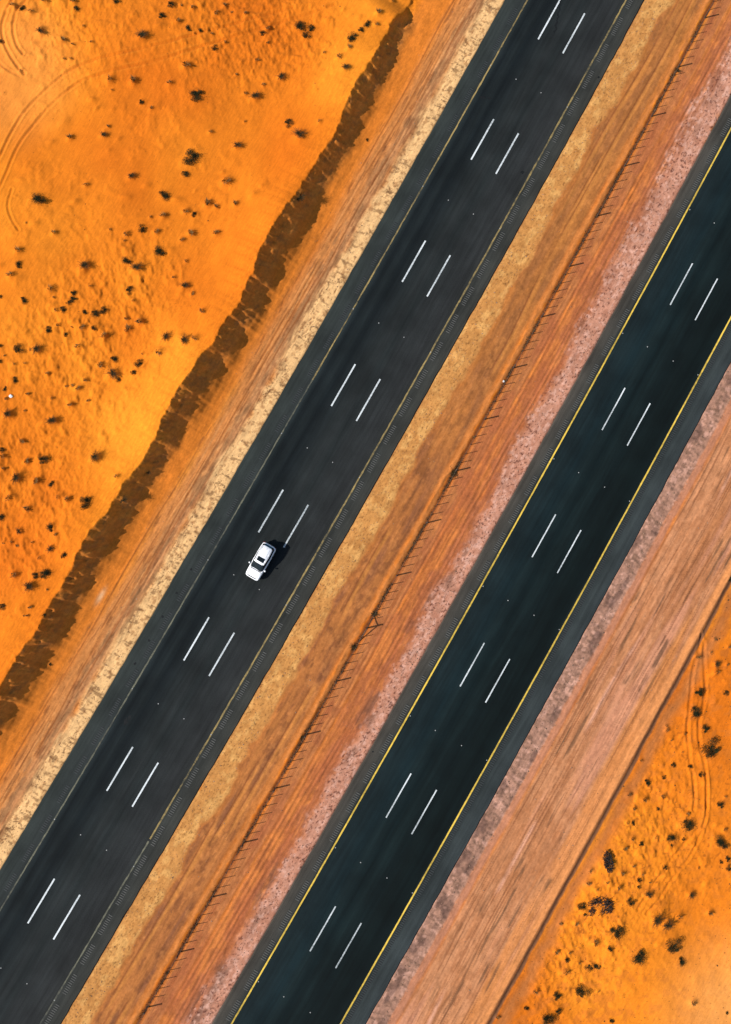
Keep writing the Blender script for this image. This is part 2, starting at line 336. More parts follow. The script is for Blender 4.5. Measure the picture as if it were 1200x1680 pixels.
over(alb(150, 106, 68), sstep(-24.2, -23.2, Wc)*sstep(-20.8, -21.8, Wc)*np.clip(fbm(U/2.2, Wc/.5, 4, 127)*2, 0, .7))
dashes = sstep(.28, .5, fbm(U/2.2, Wc/0.2, 2, 123))
over(alb(120, 66, 36), sstep(-26.3, -25.2, Wc)*sstep(-21.0, -22.0, Wc)*dashes*.5)
over(alb(95, 60, 38), np.clip(crack*1.0, 0, .85))
nz = fbm(U/.5, Wc/.35, 3, 124)
over(alb(158, 104, 60), pale*sstep(.22, .5, nz)*.6)
over(alb(112, 74, 44), pale*sstep(.30, .5, fbm(U/.28, Wc/.7, 2, 125))*.65)
for wl, k in ((-25.25, 0), (-24.2, 1), (-22.9, 2), (-23.5, 5)):            # long tyre scrapes
    q = wl+0.25*vnoise(U/13, U*0, 130+k)
    over(alb(140, 78, 36), np.exp(-((Wc-q)/.09)**2)*sstep(-.2, .3, vnoise(U/9, U*0, 140+k))*.8)
# median
band(-4.6, -1.0, alb(203, 141, 76), Wc+e1*1.1, .4)
band(-1.2, 2.9, alb(166, 102, 55), Wc+e1*1.2*sstep(1.5, -1, Wc), .7)
nb = fbm(U/7, Wc/1.1, 3, 151); mb = sstep(-1.3, -.7, Wc+e1*.9)*sstep(2.8, 2.3, Wc)
over(alb(134, 84, 56), mb*np.clip(nb*2.0, 0, .8)); over(alb(192, 120, 62), mb*np.clip(-nb*2.0-.2, 0, .6)); over(alb(120, 72, 44), mb*np.clip(fbm(U/1.6, Wc/.6, 4, 158)*2.2-.2, 0, .55)); over(alb(196, 126, 70), mb*np.clip(fbm(U/1.1, Wc/.8, 4, 159)*2.0-.3, 0, .45))
hi = sstep(-5, 40, U)
over(alb(186, 118, 52), mb*hi*.35)
for wl, k in ((0.35, 0), (1.2, 3), (-.4, 6)):
    q = wl+0.35*vnoise(U/15, U*0, 160+k); over(alb(122, 66, 36), np.exp(-((Wc-q)/.09)**2)*mb*sstep(-.1, .3, vnoise(U/11, U*0, 170+k))*.75)
    over(alb(214, 138, 66), np.exp(-((Wc-q-.35)/.22)**2)*mb*sstep(-.2, .3, vnoise(U/11, U*0, 170+k))*.6)
mt = sstep(-4.2, -4.0, Wc)*sstep(-1.0, -1.5, Wc+e1*.9)
over(alb(228, 172, 100), mt*np.clip(fbm(U/1.2, Wc/.8, 3, 152)*1.8, 0, .6))
over(alb(172, 112, 56), mt*sstep(.0, .45, fbm(U/.6, Wc/.5, 3, 156))*.4)
over(alb(110, 68, 34), mt*sstep(.4, .55, fbm(U/.2, Wc/.16, 2, 153))*.6)
over(alb(120, 66, 46), np.exp(-((Wc+4.1)/.13)**2)*sstep(-.4, .3, vnoise(U/4, U*0, 155))*.8)  # shade under the raised pavement edge, painted as a dark brown line
band(2.75, 3.5, alb(194, 118, 58), Wc+1.2*e3+.2*vnoise(U/.7, U*0, 199), .25)
band(3.5, 4.1, alb(150, 82, 38), Wc+.5*e3, .15)
band(4.1, 6.0, alb(184, 114, 66), None, .3)
band(6.0, 8.2, alb(200, 118, 60), Wc+.5*e3, .4)
e4 = e2*1.6+.55+.9*sstep(-10, -45, U)*0-1.0*sstep(15, 50, U)*-1
band(8.1, 9.6, alb(180, 106, 66), Wc+e4, .4)
band(9.5, 13.5, alb(200, 141, 114), Wc+e4, .6)
mm = sstep(4.2, 4.6, Wc)*sstep(9.6, 8.8, Wc); ss = .7*fbm(U/10, (Wc+.3*vnoise(U/8, U*0, 162))/.22, 3, 161)+.4*fbm(U/.8, Wc/.3, 3, 160)
over(alb(156, 86, 44), mm*np.clip(ss*2-.2, 0, .6)); over(alb(222, 134, 66), mm*np.clip(-ss*2-.3, 0, .45)); over(alb(150, 86, 52), mm*np.clip(fbm(U/2, Wc/.8, 4, 169)*2-.25, 0, .5))
over(alb(170, 98, 60), sstep(4.2, 4.8, Wc)*sstep(8.6, 7.4, Wc)*sstep(-.1, .4, fbm(U/2.5, Wc/1.3, 4, 168))*.55)
over(alb(172, 96, 58), mm*np.clip(fbm(U/5, Wc/1.5, 2, 163)*1.6-.2, 0, .5))
stain = sstep(.0, .5, fbm(U/2.4, (Wc-8.9)/.8, 5, 164)+.25*vnoise(U/9, U*0, 231))*sstep(7.4, 8.9, Wc)*sstep(10.9, 9.6, Wc)*(.5+.5*sstep(16, 2, U))
over(alb(98, 70, 58), stain*.62)
mp = sstep(9.0, 9.8, Wc+e4)*sstep(11.7, 11.4, Wc)
over(alb(226, 176, 154), mp*np.clip(fbm(U/.45, Wc/.35, 4, 165)*1.8-.1, 0, .6)); over(alb(172, 112, 86), mp*np.clip(fbm(U/.9, Wc/.5, 4, 166)*2.0-.15, 0, .55))
over(alb(92, 48, 38), mp*sstep(.38, .5, fbm(U/.2, Wc/.2, 2, 167))*.8)
# right verge
band(26.0, 29.3, alb(172, 128, 106), Wc+.3*e2, .2)
band(29.2, 30.1, alb(186, 124, 92), Wc+.3*e2, .25)
band(30.2, 39.3, alb(199, 135, 92), None, .3)
mq = sstep(26.8, 27.0, Wc)*sstep(29.6, 29.0, Wc)
over(alb(112, 84, 66), mq*sstep(-.05, .4, fbm(U/.3, Wc/.5, 3, 171))*.6); over(alb(226, 172, 148), mq*sstep(.15, .5, fbm(U/.5, Wc/.5, 3, 172))*.55)
over(alb(84, 62, 56), mq*sstep(.2, .5, fbm(U/2.6, Wc/1.2, 2, 173))*.55)
mr = sstep(29.6, 30.6, Wc)*sstep(39.2, 38.8, Wc); sk = Wc+.4*vnoise(U/14, U*0, 179); sr = .75*fbm(U/26, sk/.42, 4, 174)+.3*fbm(U/.9, Wc/.3, 3, 187); sr2 = fbm(U/28, sk/2.0, 3, 175)
over(alb(158, 98, 62), mr*np.clip(sr*2.0-.2, 0, .42)); over(alb(212, 146, 102), mr*np.clip(-sr*1.8-.2, 0, .38))
over(alb(176, 112, 70), mr*np.clip(fbm(U/6, sk/1.6, 4, 188)*2-.1, 0, .5)); over(alb(228, 168, 138), np.exp(-((Wc-33.3-.5*vnoise(U/17, U*0, 189))/.22)**2)*sstep(-.1, .4, vnoise(U/11, U*0, 190))*.7)
over(alb(168, 106, 66), mr*np.clip(fbm(U/1.6, Wc/.7, 4, 178)*1.8-.1, 0, .45))
over(alb(220, 138, 70), mr*np.clip(sr2*2-.1, 0, .55)*sstep(33, 37, Wc)); over(alb(210, 146, 116), mr*np.clip(-sr2*2-.35, 0, .5))
over(alb(100, 72, 52), mr*sstep(.24, .55, fbm(U/7, sk/.35, 3, 176))*.7*sstep(-.1, .3, fbm(U/4, Wc/1.5, 2, 183)))
over(alb(110, 62, 38), mr*sstep(.3, .5, fbm(U/16, sk/.12, 2, 184))*.5)
band(38.3, 39.35, alb(222, 144, 84), None, .3)
band(39.35, 39.95, alb(136, 90, 60), Wc+.3*e2, .12)  # shade on the scarp's far slope, painted into the soil colour
band(40.2, 41.6, alb(190, 112, 54), Wc+e2, .6)
gs = fbm(GX/.8, GY/.8, 3, 181)*sstep(40, 42, Wc)
over(alb(196, 108, 40), np.clip(gs*2-.1, 0, .6))
over(alb(246, 138, 32), desR*sstep(30, 5, np.hypot(GX-40, GY+40))*.5); over(alb(244, 176, 98), sstep(15, 4, np.hypot(GX-46, GY+55))*desR*.5)
over(alb(240, 148, 70), sstep(13, 4, np.hypot(GX+47, GY-62))*desL*.5)
over(alb(140, 74, 22), np.clip(rough*des*sstep(.4, .65, fbm(GX/.34, GY/.34, 2, 182)), 0, 1)*(.15+.4*desR))
over(alb(240, 190, 140), np.exp(-((U+20.0)/1.0)**2-((Wc+26.3)/.28)**2)*.8)
over(alb(120, 80, 46), np.exp(-((Wc+19.65)/.12)**2)*.5)
C *= (1+0.10*fbm(GX/1.6, GY/1.6, 3, 191) + 0.04*vnoise(GX/.23, GY/.23, 192) + verge*(.10*vnoise(GX/.17, GY/.17, 193)+.13*fbm(U/.5, Wc/.22, 2, 194)))[..., None]
C = np.clip(C, 0.003, 0.9)

ny, nx = Z.shape
me = bpy.data.meshes.new('ground')
co = np.stack([GX, GY, Z], -1).reshape(-1, 3).astype(np.float32)
idx = np.arange(nx*ny, dtype=np.int32).reshape(ny, nx)
qd = np.stack([idx[:-1, :-1], idx[:-1, 1:], idx[1:, 1:], idx[1:, :-1]], -1).reshape(-1, 4)
me.vertices.add(nx*ny); me.vertices.foreach_set('co', co.ravel())
me.loops.add(qd.size); me.loops.foreach_set('vertex_index', qd.ravel())
me.polygons.add(len(qd)); me.polygons.foreach_set('loop_start', np.arange(0, qd.size, 4, dtype=np.int32))
me.polygons.foreach_set('use_smooth', np.ones(len(qd), bool)); me.update(calc_edges=True)
a = me.attributes.new('soil', 'FLOAT_COLOR', 'POINT')
a.data.foreach_set('color', np.concatenate([C.reshape(-1, 3), np.ones((nx*ny, 1))], 1).astype(np.float32).ravel())
a = me.attributes.new('along', 'FLOAT_VECTOR', 'POINT')
a.data.foreach_set('vector', np.stack([U, Wc, Z*0], -1).astype(np.float32).ravel())
gm, t, b = new_mat('sand_and_gravel', 0.95, 0.1)
at = N(t, 'ShaderNodeAttribute', attribute_name='soil'); al = N(t, 'ShaderNodeAttribute', attribute_name='along')
tc = N(t, 'ShaderNodeTexCoord')
nA = N(t, 'ShaderNodeTexNoise'); nA.inputs['Scale'].default_value = 7.0; nA.inputs['Detail'].default_value = 6; nA.inputs['Roughness'].default_value = .7
t.links.new(tc.outputs['Object'], nA.inputs['Vector'])
mp_ = N(t, 'ShaderNodeMapping'); mp_.inputs['Scale'].default_value = (0.6, 5.0, 1)
t.links.new(al.outputs['Vector'], mp_.inputs['Vector'])
nB = N(t, 'ShaderNodeTexNoise'); nB.inputs['Scale'].default_value = 1.0; nB.inputs['Detail'].default_value = 5
t.links.new(mp_.outputs[0], nB.inputs['Vector'])
mr1 = N(t, 'ShaderNodeMapRange'); mr1.inputs['From Min'].default_value = .3; mr1.inputs['From Max'].default_value = .7
mr1.inputs['To Min'].default_value = .86; mr1.inputs['To Max'].default_value = 1.13
t.links.new(nA.outputs['Fac'], mr1.inputs['Value'])
mr2 = N(t, 'ShaderNodeMapRange'); mr2.inputs['From Min'].default_value = .3; mr2.inputs['From Max'].default_value = .7
mr2.inputs['To Min'].default_value = .9; mr2.inputs['To Max'].default_value = 1.1
t.links.new(nB.outputs['Fac'], mr2.inputs['Value'])
mu = N(t, 'ShaderNodeMath', operation='MULTIPLY'); t.links.new(mr1.outputs[0], mu.inputs[0]); t.links.new(mr2.outputs[0], mu.inputs[1])
vm = N(t, 'ShaderNodeVectorMath', operation='SCALE'); t.links.new(at.outputs['Color'], vm.inputs[0]); t.links.new(mu.outputs[0], vm.inputs['Scale'])
t.links.new(vm.outputs[0], b.inputs['Base Color'])
bp = N(t, 'ShaderNodeBump'); bp.inputs['Strength'].default_value = .4; bp.inputs['Distance'].default_value = .03
t.links.new(nA.outputs['Fac'], bp.inputs['Height']); t.links.new(bp.outputs[0], b.inputs['Normal'])
me.materials.append(gm)
ground = bpy.data.objects.new('ground', me); COL.objects.link(ground); tag(ground, kind='structure')

# ------------------------------------------------------------------ carriageways
def asphalt(name, stops, w0, w1):
    m, t, b = new_mat(name, .9, .12)
    al = N(t, 'ShaderNodeAttribute', attribute_name='along'); sp = N(t, 'ShaderNodeSeparateXYZ'); t.links.new(al.outputs['Vector'], sp.inputs[0])
    mpp = N(t, 'ShaderNodeMapping'); mpp.inputs['Scale'].default_value = (.06, .9, 1); t.links.new(al.outputs['Vector'], mpp.inputs['Vector'])
    nw = N(t, 'ShaderNodeTexNoise'); nw.inputs['Scale'].default_value = 1; nw.inputs['Detail'].default_value = 3; t.links.new(mpp.outputs[0], nw.inputs['Vector'])
    sc = N(t, 'ShaderNodeMath', operation='MULTIPLY_ADD'); t.links.new(nw.outputs['Fac'], sc.inputs[0]); sc.inputs[1].default_value = .5
    t.links.new(sp.outputs['Y'], sc.inputs[2])
    mr = N(t, 'ShaderNodeMapRange'); mr.inputs['From Min'].default_value = w0+.25; mr.inputs['From Max'].default_value = w1+.25
    t.links.new(sc.outputs[0], mr.inputs['Value'])
    cr = N(t, 'ShaderNodeValToRGB'); el = cr.color_ramp.elements
    while len(el) > 1: el.remove(el[-1])
    for i, (w_, c) in enumerate(stops):
        e = el[0] if i == 0 else el.new((w_-w0)/(w1-w0))
        e.position = (w_-w0)/(w1-w0); e.color = (*(alb(*c)*(np.array([.86, .86, .80]) if w0 < 0 else np.array([.82, .84, .76]))), 1)
    t.links.new(mr.outputs[0], cr.inputs['Fac'])
    m2 = N(t, 'ShaderNodeMapping'); m2.inputs['Scale'].default_value = (.12, 2.2, 1); t.links.new(al.outputs['Vector'], m2.inputs['Vector'])
    n2 = N(t, 'ShaderNodeTexNoise'); n2.inputs['Scale'].default_value = 1.; n2.inputs['Detail'].default_value = 6; n2.inputs['Roughness'].default_value = .65
    t.links.new(m2.outputs[0], n2.inputs['Vector'])
    n3 = N(t, 'ShaderNodeTexNoise'); n3.inputs['Scale'].default_value = 9.; n3.inputs['Detail'].default_value = 6; n3.inputs['Roughness'].default_value = .8
    t.links.new(al.outputs['Vector'], n3.inputs['Vector'])
    n4 = N(t, 'ShaderNodeTexNoise'); n4.inputs['Scale'].default_value = .22; n4.inputs['Detail'].default_value = 4
    t.links.new(al.outputs['Vector'], n4.inputs['Vector'])
    last = cr.outputs[0]
    for nn, lo, hi_ in ((n2, .74, 1.28), (n3, .72, 1.3), (n4, .76, 1.28)):
        q = N(t, 'ShaderNodeMapRange'); q.inputs['From Min'].default_value = .3; q.inputs['From Max'].default_value = .7
        q.inputs['To Min'].default_value = lo; q.inputs['To Max'].default_value = hi_; t.links.new(nn.outputs['Fac'], q.inputs['Value'])
        v = N(t, 'ShaderNodeVectorMath', operation='SCALE'); t.links.new(last, v.inputs[0]); t.links.new(q.outputs[0], v.inputs['Scale']); last = v.outputs[0]
    t.links.new(last, b.inputs['Base Color'])
    bb = N(t, 'ShaderNodeBump'); bb.inputs['Strength'].default_value = .25; bb.inputs['Distance'].default_value = .01
    t.links.new(n3.outputs['Fac'], bb.inputs['Height']); t.links.new(bb.outputs[0], b.inputs['Normal'])
    return m
matL = asphalt('worn_asphalt', [(-19.7,(52,58,57)),(-17.5,(50,55,56)),(-17.1,(38,46,49)),(-16.4,(20,27,31)),(-15.5,(30,37,40)),(-14.7,(19,26,30)),(-13.6,(31,37,40)),
   (-12.6,(36,41,43)),(-11.7,(40,44,46)),(-10.8,(36,41,43)),(-9.6,(42,45,47)),(-8.5,(44,47,49)),(-7.2,(45,47,49)),(-6.3,(46,48,49)),(-5.9,(54,56,55)),(-4.1,(62,62,59))], -19.7, -4.1)
matR = asphalt('dark_asphalt', [(11.45,(78,72,68)),(12.9,(70,68,66)),(13.3,(26,38,43)),(14.8,(25,38,43)),(16.2,(20,36,42)),(17.2,(24,38,42)),(18.3,(12,26,30)),(19.3,(20,33,36)),
   (20.6,(12,24,27)),(21.8,(14,25,27)),(23.0,(9,20,22)),(24.2,(13,24,26)),(24.6,(46,52,55)),(25.6,(58,64,67)),(26.95,(56,62,66))], 11.45, 26.95)
us = np.arange(-420, 421, 1.0)
def ragged(u, s): return 0.05*vnoise(np.asarray(u/1.7), np.asarray(u*0.), s)+.03*vnoise(np.asarray(u/.6), np.asarray(u*0.), s+1)
def carriage(name, wa, wb, mat, sd):
    v = []; att = []; f = []; cols = [0, 0]+[0]*8+[0, 0]
    uu = np.concatenate([np.arange(-420, -90, 3.), np.arange(-90, 100, .35), np.arange(100, 421, 3.)])
    ea = ragged(uu, sd); eb = ragged(uu, sd+7)
    for k, u in enumerate(uu):
        ws = [wa+ea[k]-.16, wa+ea[k]-.02] + list(np.linspace(wa+.2, wb-.2, 8)) + [wb+eb[k]+.02, wb+eb[k]+.16]
        for j, w in enumerate(ws):
            x, y = xy_of(u, w); z = -.22 if j in (0, len(ws)-1) else (-.004 if j in (1, len(ws)-2) else 0.0)
            v.append((x, y, z)); att += [u, w, 0]
    n = len(ws)
    for k in range(len(uu)-1):
        for j in range(n-1): f.append((k*n+j, (k+1)*n+j, (k+1)*n+j+1, k*n+j+1)[::-1])
    me = bpy.data.meshes.new(name); me.from_pydata(v, [], f); me.materials.append(mat)
    q = me.attributes.new('along', 'FLOAT_VECTOR', 'POINT'); q.data.foreach_set('vector', att)
    me.update(); o = bpy.data.objects.new(name, me); COL.objects.link(o); return tag(o, kind='structure')
roadL = carriage('left_road', -19.65, -4.13, matL, 301)
roadR = carriage('right_road', 11.5, 26.92, matR, 331)

def worn(name, c, under, amount, scale=3.0):
    m, t, b = new_mat(name, .85, .15)
    tc = N(t, 'ShaderNodeTexCoord'); n = N(t, 'ShaderNodeTexNoise'); n.inputs['Scale'].default_value = scale; n.inputs['Detail'].default_value = 7; n.inputs['Roughness'].default_value = .75
    t.links.new(tc.outputs['Object'], n.inputs['Vector'])
    n5 = N(t, 'ShaderNodeTexNoise'); n5.inputs['Scale'].default_value = .12; n5.inputs['Detail'].default_value = 2; t.links.new(tc.outputs['Object'], n5.inputs['Vector'])
    ad = N(t, 'ShaderNodeMath', operation='MULTIPLY_ADD'); t.links.new(n5.outputs['Fac'], ad.inputs[0]); ad.inputs[1].default_value = .8; t.links.new(n.outputs['Fac'], ad.inputs[2])
    mr = N(t, 'ShaderNodeMapRange'); mr.inputs['From Min'].default_value = .9-.22+amount; mr.inputs['From Max'].default_value = .9+.12+amount
    t.links.new(ad.outputs[0], mr.inputs['Value'])
    mx = N(t, 'ShaderNodeMix', data_type='RGBA'); t.links.new(mr.outputs[0], mx.inputs['Factor'])
    mx.inputs['A'].default_value = (*alb(*c), 1); mx.inputs['B'].default_value = (*alb(*under), 1)
    t.links.new(mx.outputs['Result'], b.inputs['Base Color']); return m
m_white = worn('white_road_paint', (236, 242, 242), (120, 130, 132), .10, 5)
m_yel = worn('bright_yellow_paint', (248, 208, 84), (170, 144, 62), .07, 2.6)
m_yelw = worn('faded_yellow_paint', (170, 146, 90), (72, 70, 58), .07, 1.6)
m_greyl = worn('faded_grey_paint', (120, 118, 98), (62, 64, 60), .06, 1.6)
def strip(mb, u0, u1, w0, w1, z=.004, step=2.0, rag=0.0, sd=0):
    n = max(1, int((u1-u0)/step)); P = []
    for k in range(n+1):
        u = u0+(u1-u0)*k/n
        j = rag*float(vnoise(np.array([u/.5]), np.array([0.]), sd)[0]); j2 = rag*float(vnoise(np.array([u/.45]), np.array([5.]), sd)[0])
        P.append((xy_of(u, w0+j), xy_of(u, w1+j2)))
    i = len(mb.v)
    for a_, b_ in P: mb.v += [(float(a_[0]), float(a_[1]), z), (float(b_[0]), float(b_[1]), z)]
    for k in range(n): mb.f.append((i+2*k, i+2*k+1, i+2*k+3, i+2*k+2))
for w, rd, mt_, hw, rg, rng in ((-17.22, roadL, m_greyl, .085, .025, (-420, 16)), (-17.22, roadL, m_yelw, .085, .03, (16, 420)), (-6.12, roadL, m_yelw, .095, .03, (-42, 420)), (-6.12, roadL, m_greyl, .09, .03, (-420, -42.3)),
                       (13.35, roadR, m_yel, .092, .012, (-420, 420)), (24.44, roadR, m_yel, .092, .012, (-420, 420))):
    m = MB(); a0, a1 = rng
    for s0, s1, st in ((a0, max(a0, -90), 3.), (max(a0, -90), min(a1, 100), .3), (min(a1, 100), a1, 3.)):
        if s1 > s0: strip(m, s0, s1, w-hw, w+hw, .004, st, rg, int(w*10)+900)
    m.build('edge_line', mt_, rd)
for w, rd, u0 in ((-13.55, roadL, 74.33), (-9.93, roadL, 74.25), (17.08, roadR, 52.29), (20.70, roadR, 52.13)):
    for k in range(-3, 9):
        top = u0-18*k; m = MB()
        hw = .095 if rd is roadL else .075; strip(m, top-6.02, top, w-hw, w+hw, .004, .6, .008, k+50)
        m.build('lane_dash', m_white, rd)
m_stud = noisy_mat('stud_plastic', (.2, .2, .19), (.42, .42, .4), 20)
for rd, u0, wl in ((roadL, 74.3, (-17.22, -13.55, -9.93, -6.12)), (roadR, 52.2, (13.6, 17.08, 20.70, 24.2))):
    for k in range(-1, 8):
        for w in wl:
            uc = u0-18*k-12; x, y = xy_of(uc, w); m = MB()
            m.box((x, y, .008), (.11, .11, .016), PHI); m.box((x, y, .019), (.06, .08, .006), PHI)
            m.build('road_stud', m_stud, rd)
m_rl = noisy_mat('milled_ridge', tuple(alb(98, 98, 93)), tuple(alb(74, 74, 71)), 3); m_rd = noisy_mat('milled_groove', tuple(alb(26, 28, 28)), tuple(alb(40, 42, 42)), 3)
m_rm = noisy_mat('milled_ridge_dark', tuple(alb(64, 68, 68)), tuple(alb(48, 54, 55)), 3)
def rumble(rd, wa, wb, ph, ml, per=4.0, n=10, pitch=.27):
    A = MB(); B = MB(); u = -76+ph
    while u < 96:
        for k in range(n):
            s = random.uniform(-.03, .03)
            strip(A, u+k*pitch, u+k*pitch+.10, wa+s, wb+s, .0045, 1); strip(B, u+k*pitch+.11, u+k*pitch+.19, wa+s, wb+s, .004, 1)
        u += per
    A.build('rumble_strip', ml, rd); B.build('rumble_groove', m_rd, rd)
rumble(roadL, -5.75, -5.25, 1.5, m_rl); rumble(roadR, 12.48, 13.0, .6, m_rl)
rumble(roadL, -18.1, -17.65, .2, m_rm, 4.0, 9, .27); rumble(roadR, 24.75, 25.2, 0, m_rm, 4.0, 15, .27)
# tar blots, oil spots, crack sealing and tyre debris marks on the pavement
m_tar = noisy_mat('tar', tuple(alb(12, 15, 17)), tuple(alb(22, 26, 28)), 3)
def blot(px, py, r, ang=0., el=1., z=.006):
    x, y = at_px(px, py); m = MB(); n = 14; rr = [r*random.uniform(.55, 1.2) for _ in range(n)]; pts = []
    for k in range(n):
        a_ = 2*math.pi*k/n; dx = math.cos(a_)*rr[k]*el; dy = math.sin(a_)*rr[k]
        pts.append((x+dx*math.cos(ang)-dy*math.sin(ang), y+dx*math.sin(ang)+dy*math.cos(ang), z))
    i = len(m.v); m.v.append((x, y, z)); m.v += pts
    for k in range(n): m.f.append((i, i+1+k, i+1+(k+1) % n))
    rd = roadL if uw_of(x, y)[1] < 0 else roadR
    m.build('tar_blot', m_tar, rd)
for q in ((792,160,.28,-.1,1.7),(803,161,.2,-.1,1.4),(207,1184,.3,1.2,1.6),(213,1177,.2,1.1,1.8),(857.5,282.5,.22,0,1.1),(982.5,127,.15),(412,833,.13,1.1,3.),(416,826,.1,1.1,3.),
          (314,934,.18),(290,973,.17),(267,1012,.17),(245,1051,.17),(222,1089,.17),(612,1233,.12),(1177,1050,.1),(772,197,.1),(770,193,.1)): blot(*q)
m = MB(); pp = [at_px(922+(-.42*k+1.6*math.sin(k*1.3)*(k % 3 > 0)), k*2.1-6) for k in range(30)]
for k in range(29):
    a_ = pp[k]; b_ = pp[k+1]; d = b_-a_; n_ = np.array([-d[1], d[0]])/np.linalg.norm(d)*(.04+.07*random.random())
    m.face([(*(a_+n_), .007+.0004*k), (*(a_-n_), .007+.0004*k), (*(b_-n_), .007+.0004*k), (*(b_+n_), .007+.0004*k)][::1])
m.build('crack_seal', m_tar, roadL)

# ------------------------------------------------------------------ plants
m_leaf = noisy_mat('shrub_leaf', (.006, .0075, .003), (.034, .036, .012), 2.2, .8, .1)
m_leaf2 = noisy_mat('dry_shrub_leaf', (.012, .011, .005), (.06, .045, .018), 2.5, .85, .1)
m_twig = noisy_mat('dry_twig', (.03, .018, .008), (.11, .065, .03), 3, .9, .1)
m_straw = noisy_mat('dry_grass_blade', (.05, .03, .01), (.24, .13, .045), 3, .9, .1)
m_char = noisy_mat('charred_wood', (.004, .004, .004), (.03, .026, .024), 3, .8, .3)
rr = random.Random(5)
def rv(): 
    z = rr.uniform(-1, 1); a_ = rr.uniform(0, 2*math.pi); s = math.sqrt(1-z*z); return mathutils.Vector((s*math.cos(a_), s*math.sin(a_), z))
def leaf(mb, p, s):
    d = rv(); e = d.orthogonal().normalized(); e.rotate(mathutils.Quaternion(d, rr.uniform(0, 6.28))); g = d.cross(e)
    mb.face([p-e*s*.5, p+g*s*.22, p+e*s*.5, p-g*s*.22])
def make_dense(k):
    lobes = []; nl = rr.randint(5, 9)
    for i in range(nl):
        a_ = 2*math.pi*i/nl+rr.uniform(-.4, .4); q = rr.uniform(.15, .72) if i else 0
        lobes.append((math.cos(a_)*q*rr.uniform(.8, 1.2), math.sin(a_)*q*rr.uniform(.6, 1.), rr.uniform(.14, .34), rr.uniform(.24, .46)))
    f = MB()
    for i in range(2300):
        L = lobes[rr.randrange(nl)]; d = rv()*(rr.random()**.4)*L[3]
        p = mathutils.Vector((L[0]+d.x, L[1]+d.y, max(.01, L[2]+d.z*.75)))
        leaf(f, p, rr.uniform(.05, .11))
    for i in range(60):                  # sprays that break the outline
        a_ = rr.uniform(0, 6.28); c = mathutils.Vector((math.cos(a_), math.sin(a_), 0)); q = rr.uniform(.6, 1.02)
        for j in range(5): leaf(f, c*(q-.05*j)+rv()*.03+mathutils.Vector((0, 0, rr.uniform(.05, .3))), .07)
    b_ = MB()
    for L in lobes:
        b_.tube((0, 0, -.05), (L[0]*.7, L[1]*.7, L[2]), .022, .012, 5)
        for j in range(3):
            e = rv()*L[3]*.9; b_.tube((L[0]*.7, L[1]*.7, L[2]), (L[0]+e.x, L[1]+e.y, max(.04, L[2]+abs(e.z)*.6)), .012, .004, 4)
    return f.mesh('foliage', m_leaf), b_.mesh('branches', m_twig)
def make_mid(k):
    f = MB(); b_ = MB()
    for i in range(48):
        a_ = rr.uniform(0, 6.28); q = rr.uniform(.35, 1.05); h = rr.uniform(.15, .5); e = (math.cos(a_)*q, math.sin(a_)*q*rr.uniform(.6, 1), h)
        mid = (e[0]*.45, e[1]*.45, h*.8); b_.tube((rr.uniform(-.08, .08), rr.uniform(-.08, .08), -.05), mid, .014, .011, 4); b_.tube(mid, e, .011, .004, 4)
        for j in range(16):
            t_ = rr.uniform(.3, 1); leaf(f, mathutils.Vector((e[0]*t_, e[1]*t_, h*math.sqrt(t_)))+rv()*.07, rr.uniform(.05, .1))
    for i in range(420):
        d = rv(); q = rr.random()**.6*.55; leaf(f, mathutils.Vector((d.x*q, d.y*q, .05+abs(d.z)*.28)), rr.uniform(.06, .11))
    return f.mesh('foliage', m_leaf2), b_.mesh('branches', m_twig)
def make_tuft(k):
    f = MB(); n = rr.randint(55, 110)
    lean = rr.uniform(0, 6.28); lx, ly = math.cos(lean)*.2, math.sin(lean)*.2
    for i in range(n):
        a_ = rr.uniform(0, 6.28); q = rr.random()**.7*.42; bx, by = math.cos(a_)*q, math.sin(a_)*q*.75
        tx, ty = bx*1.7+lx+rr.uniform(-.15, .15), by*1.7+ly+rr.uniform(-.15, .15); h = rr.uniform(.18, .55); wd = rr.uniform(.02, .045)
        px_, py_ = -math.sin(a_)*wd, math.cos(a_)*wd
        f.face([(bx-px_, by-py_, -.04), (bx+px_, by+py_, -.04), ((bx+tx)/2+px_*.7, (by+ty)/2+py_*.7, h*.65), ((bx+tx)/2-px_*.7, (by+ty)/2-py_*.7, h*.65)])
        f.face([((bx+tx)/2-px_*.7, (by+ty)/2-py_*.7, h*.65), ((bx+tx)/2+px_*.7, (by+ty)/2+py_*.7, h*.65), (tx, ty, h)])
    return f.mesh('dry_tuft', m_straw)
DV = [make_dense(k) for k in range(6)]; MV = [make_mid(k) for k in range(6)]; TV = [make_tuft(k) for k in range(6)]
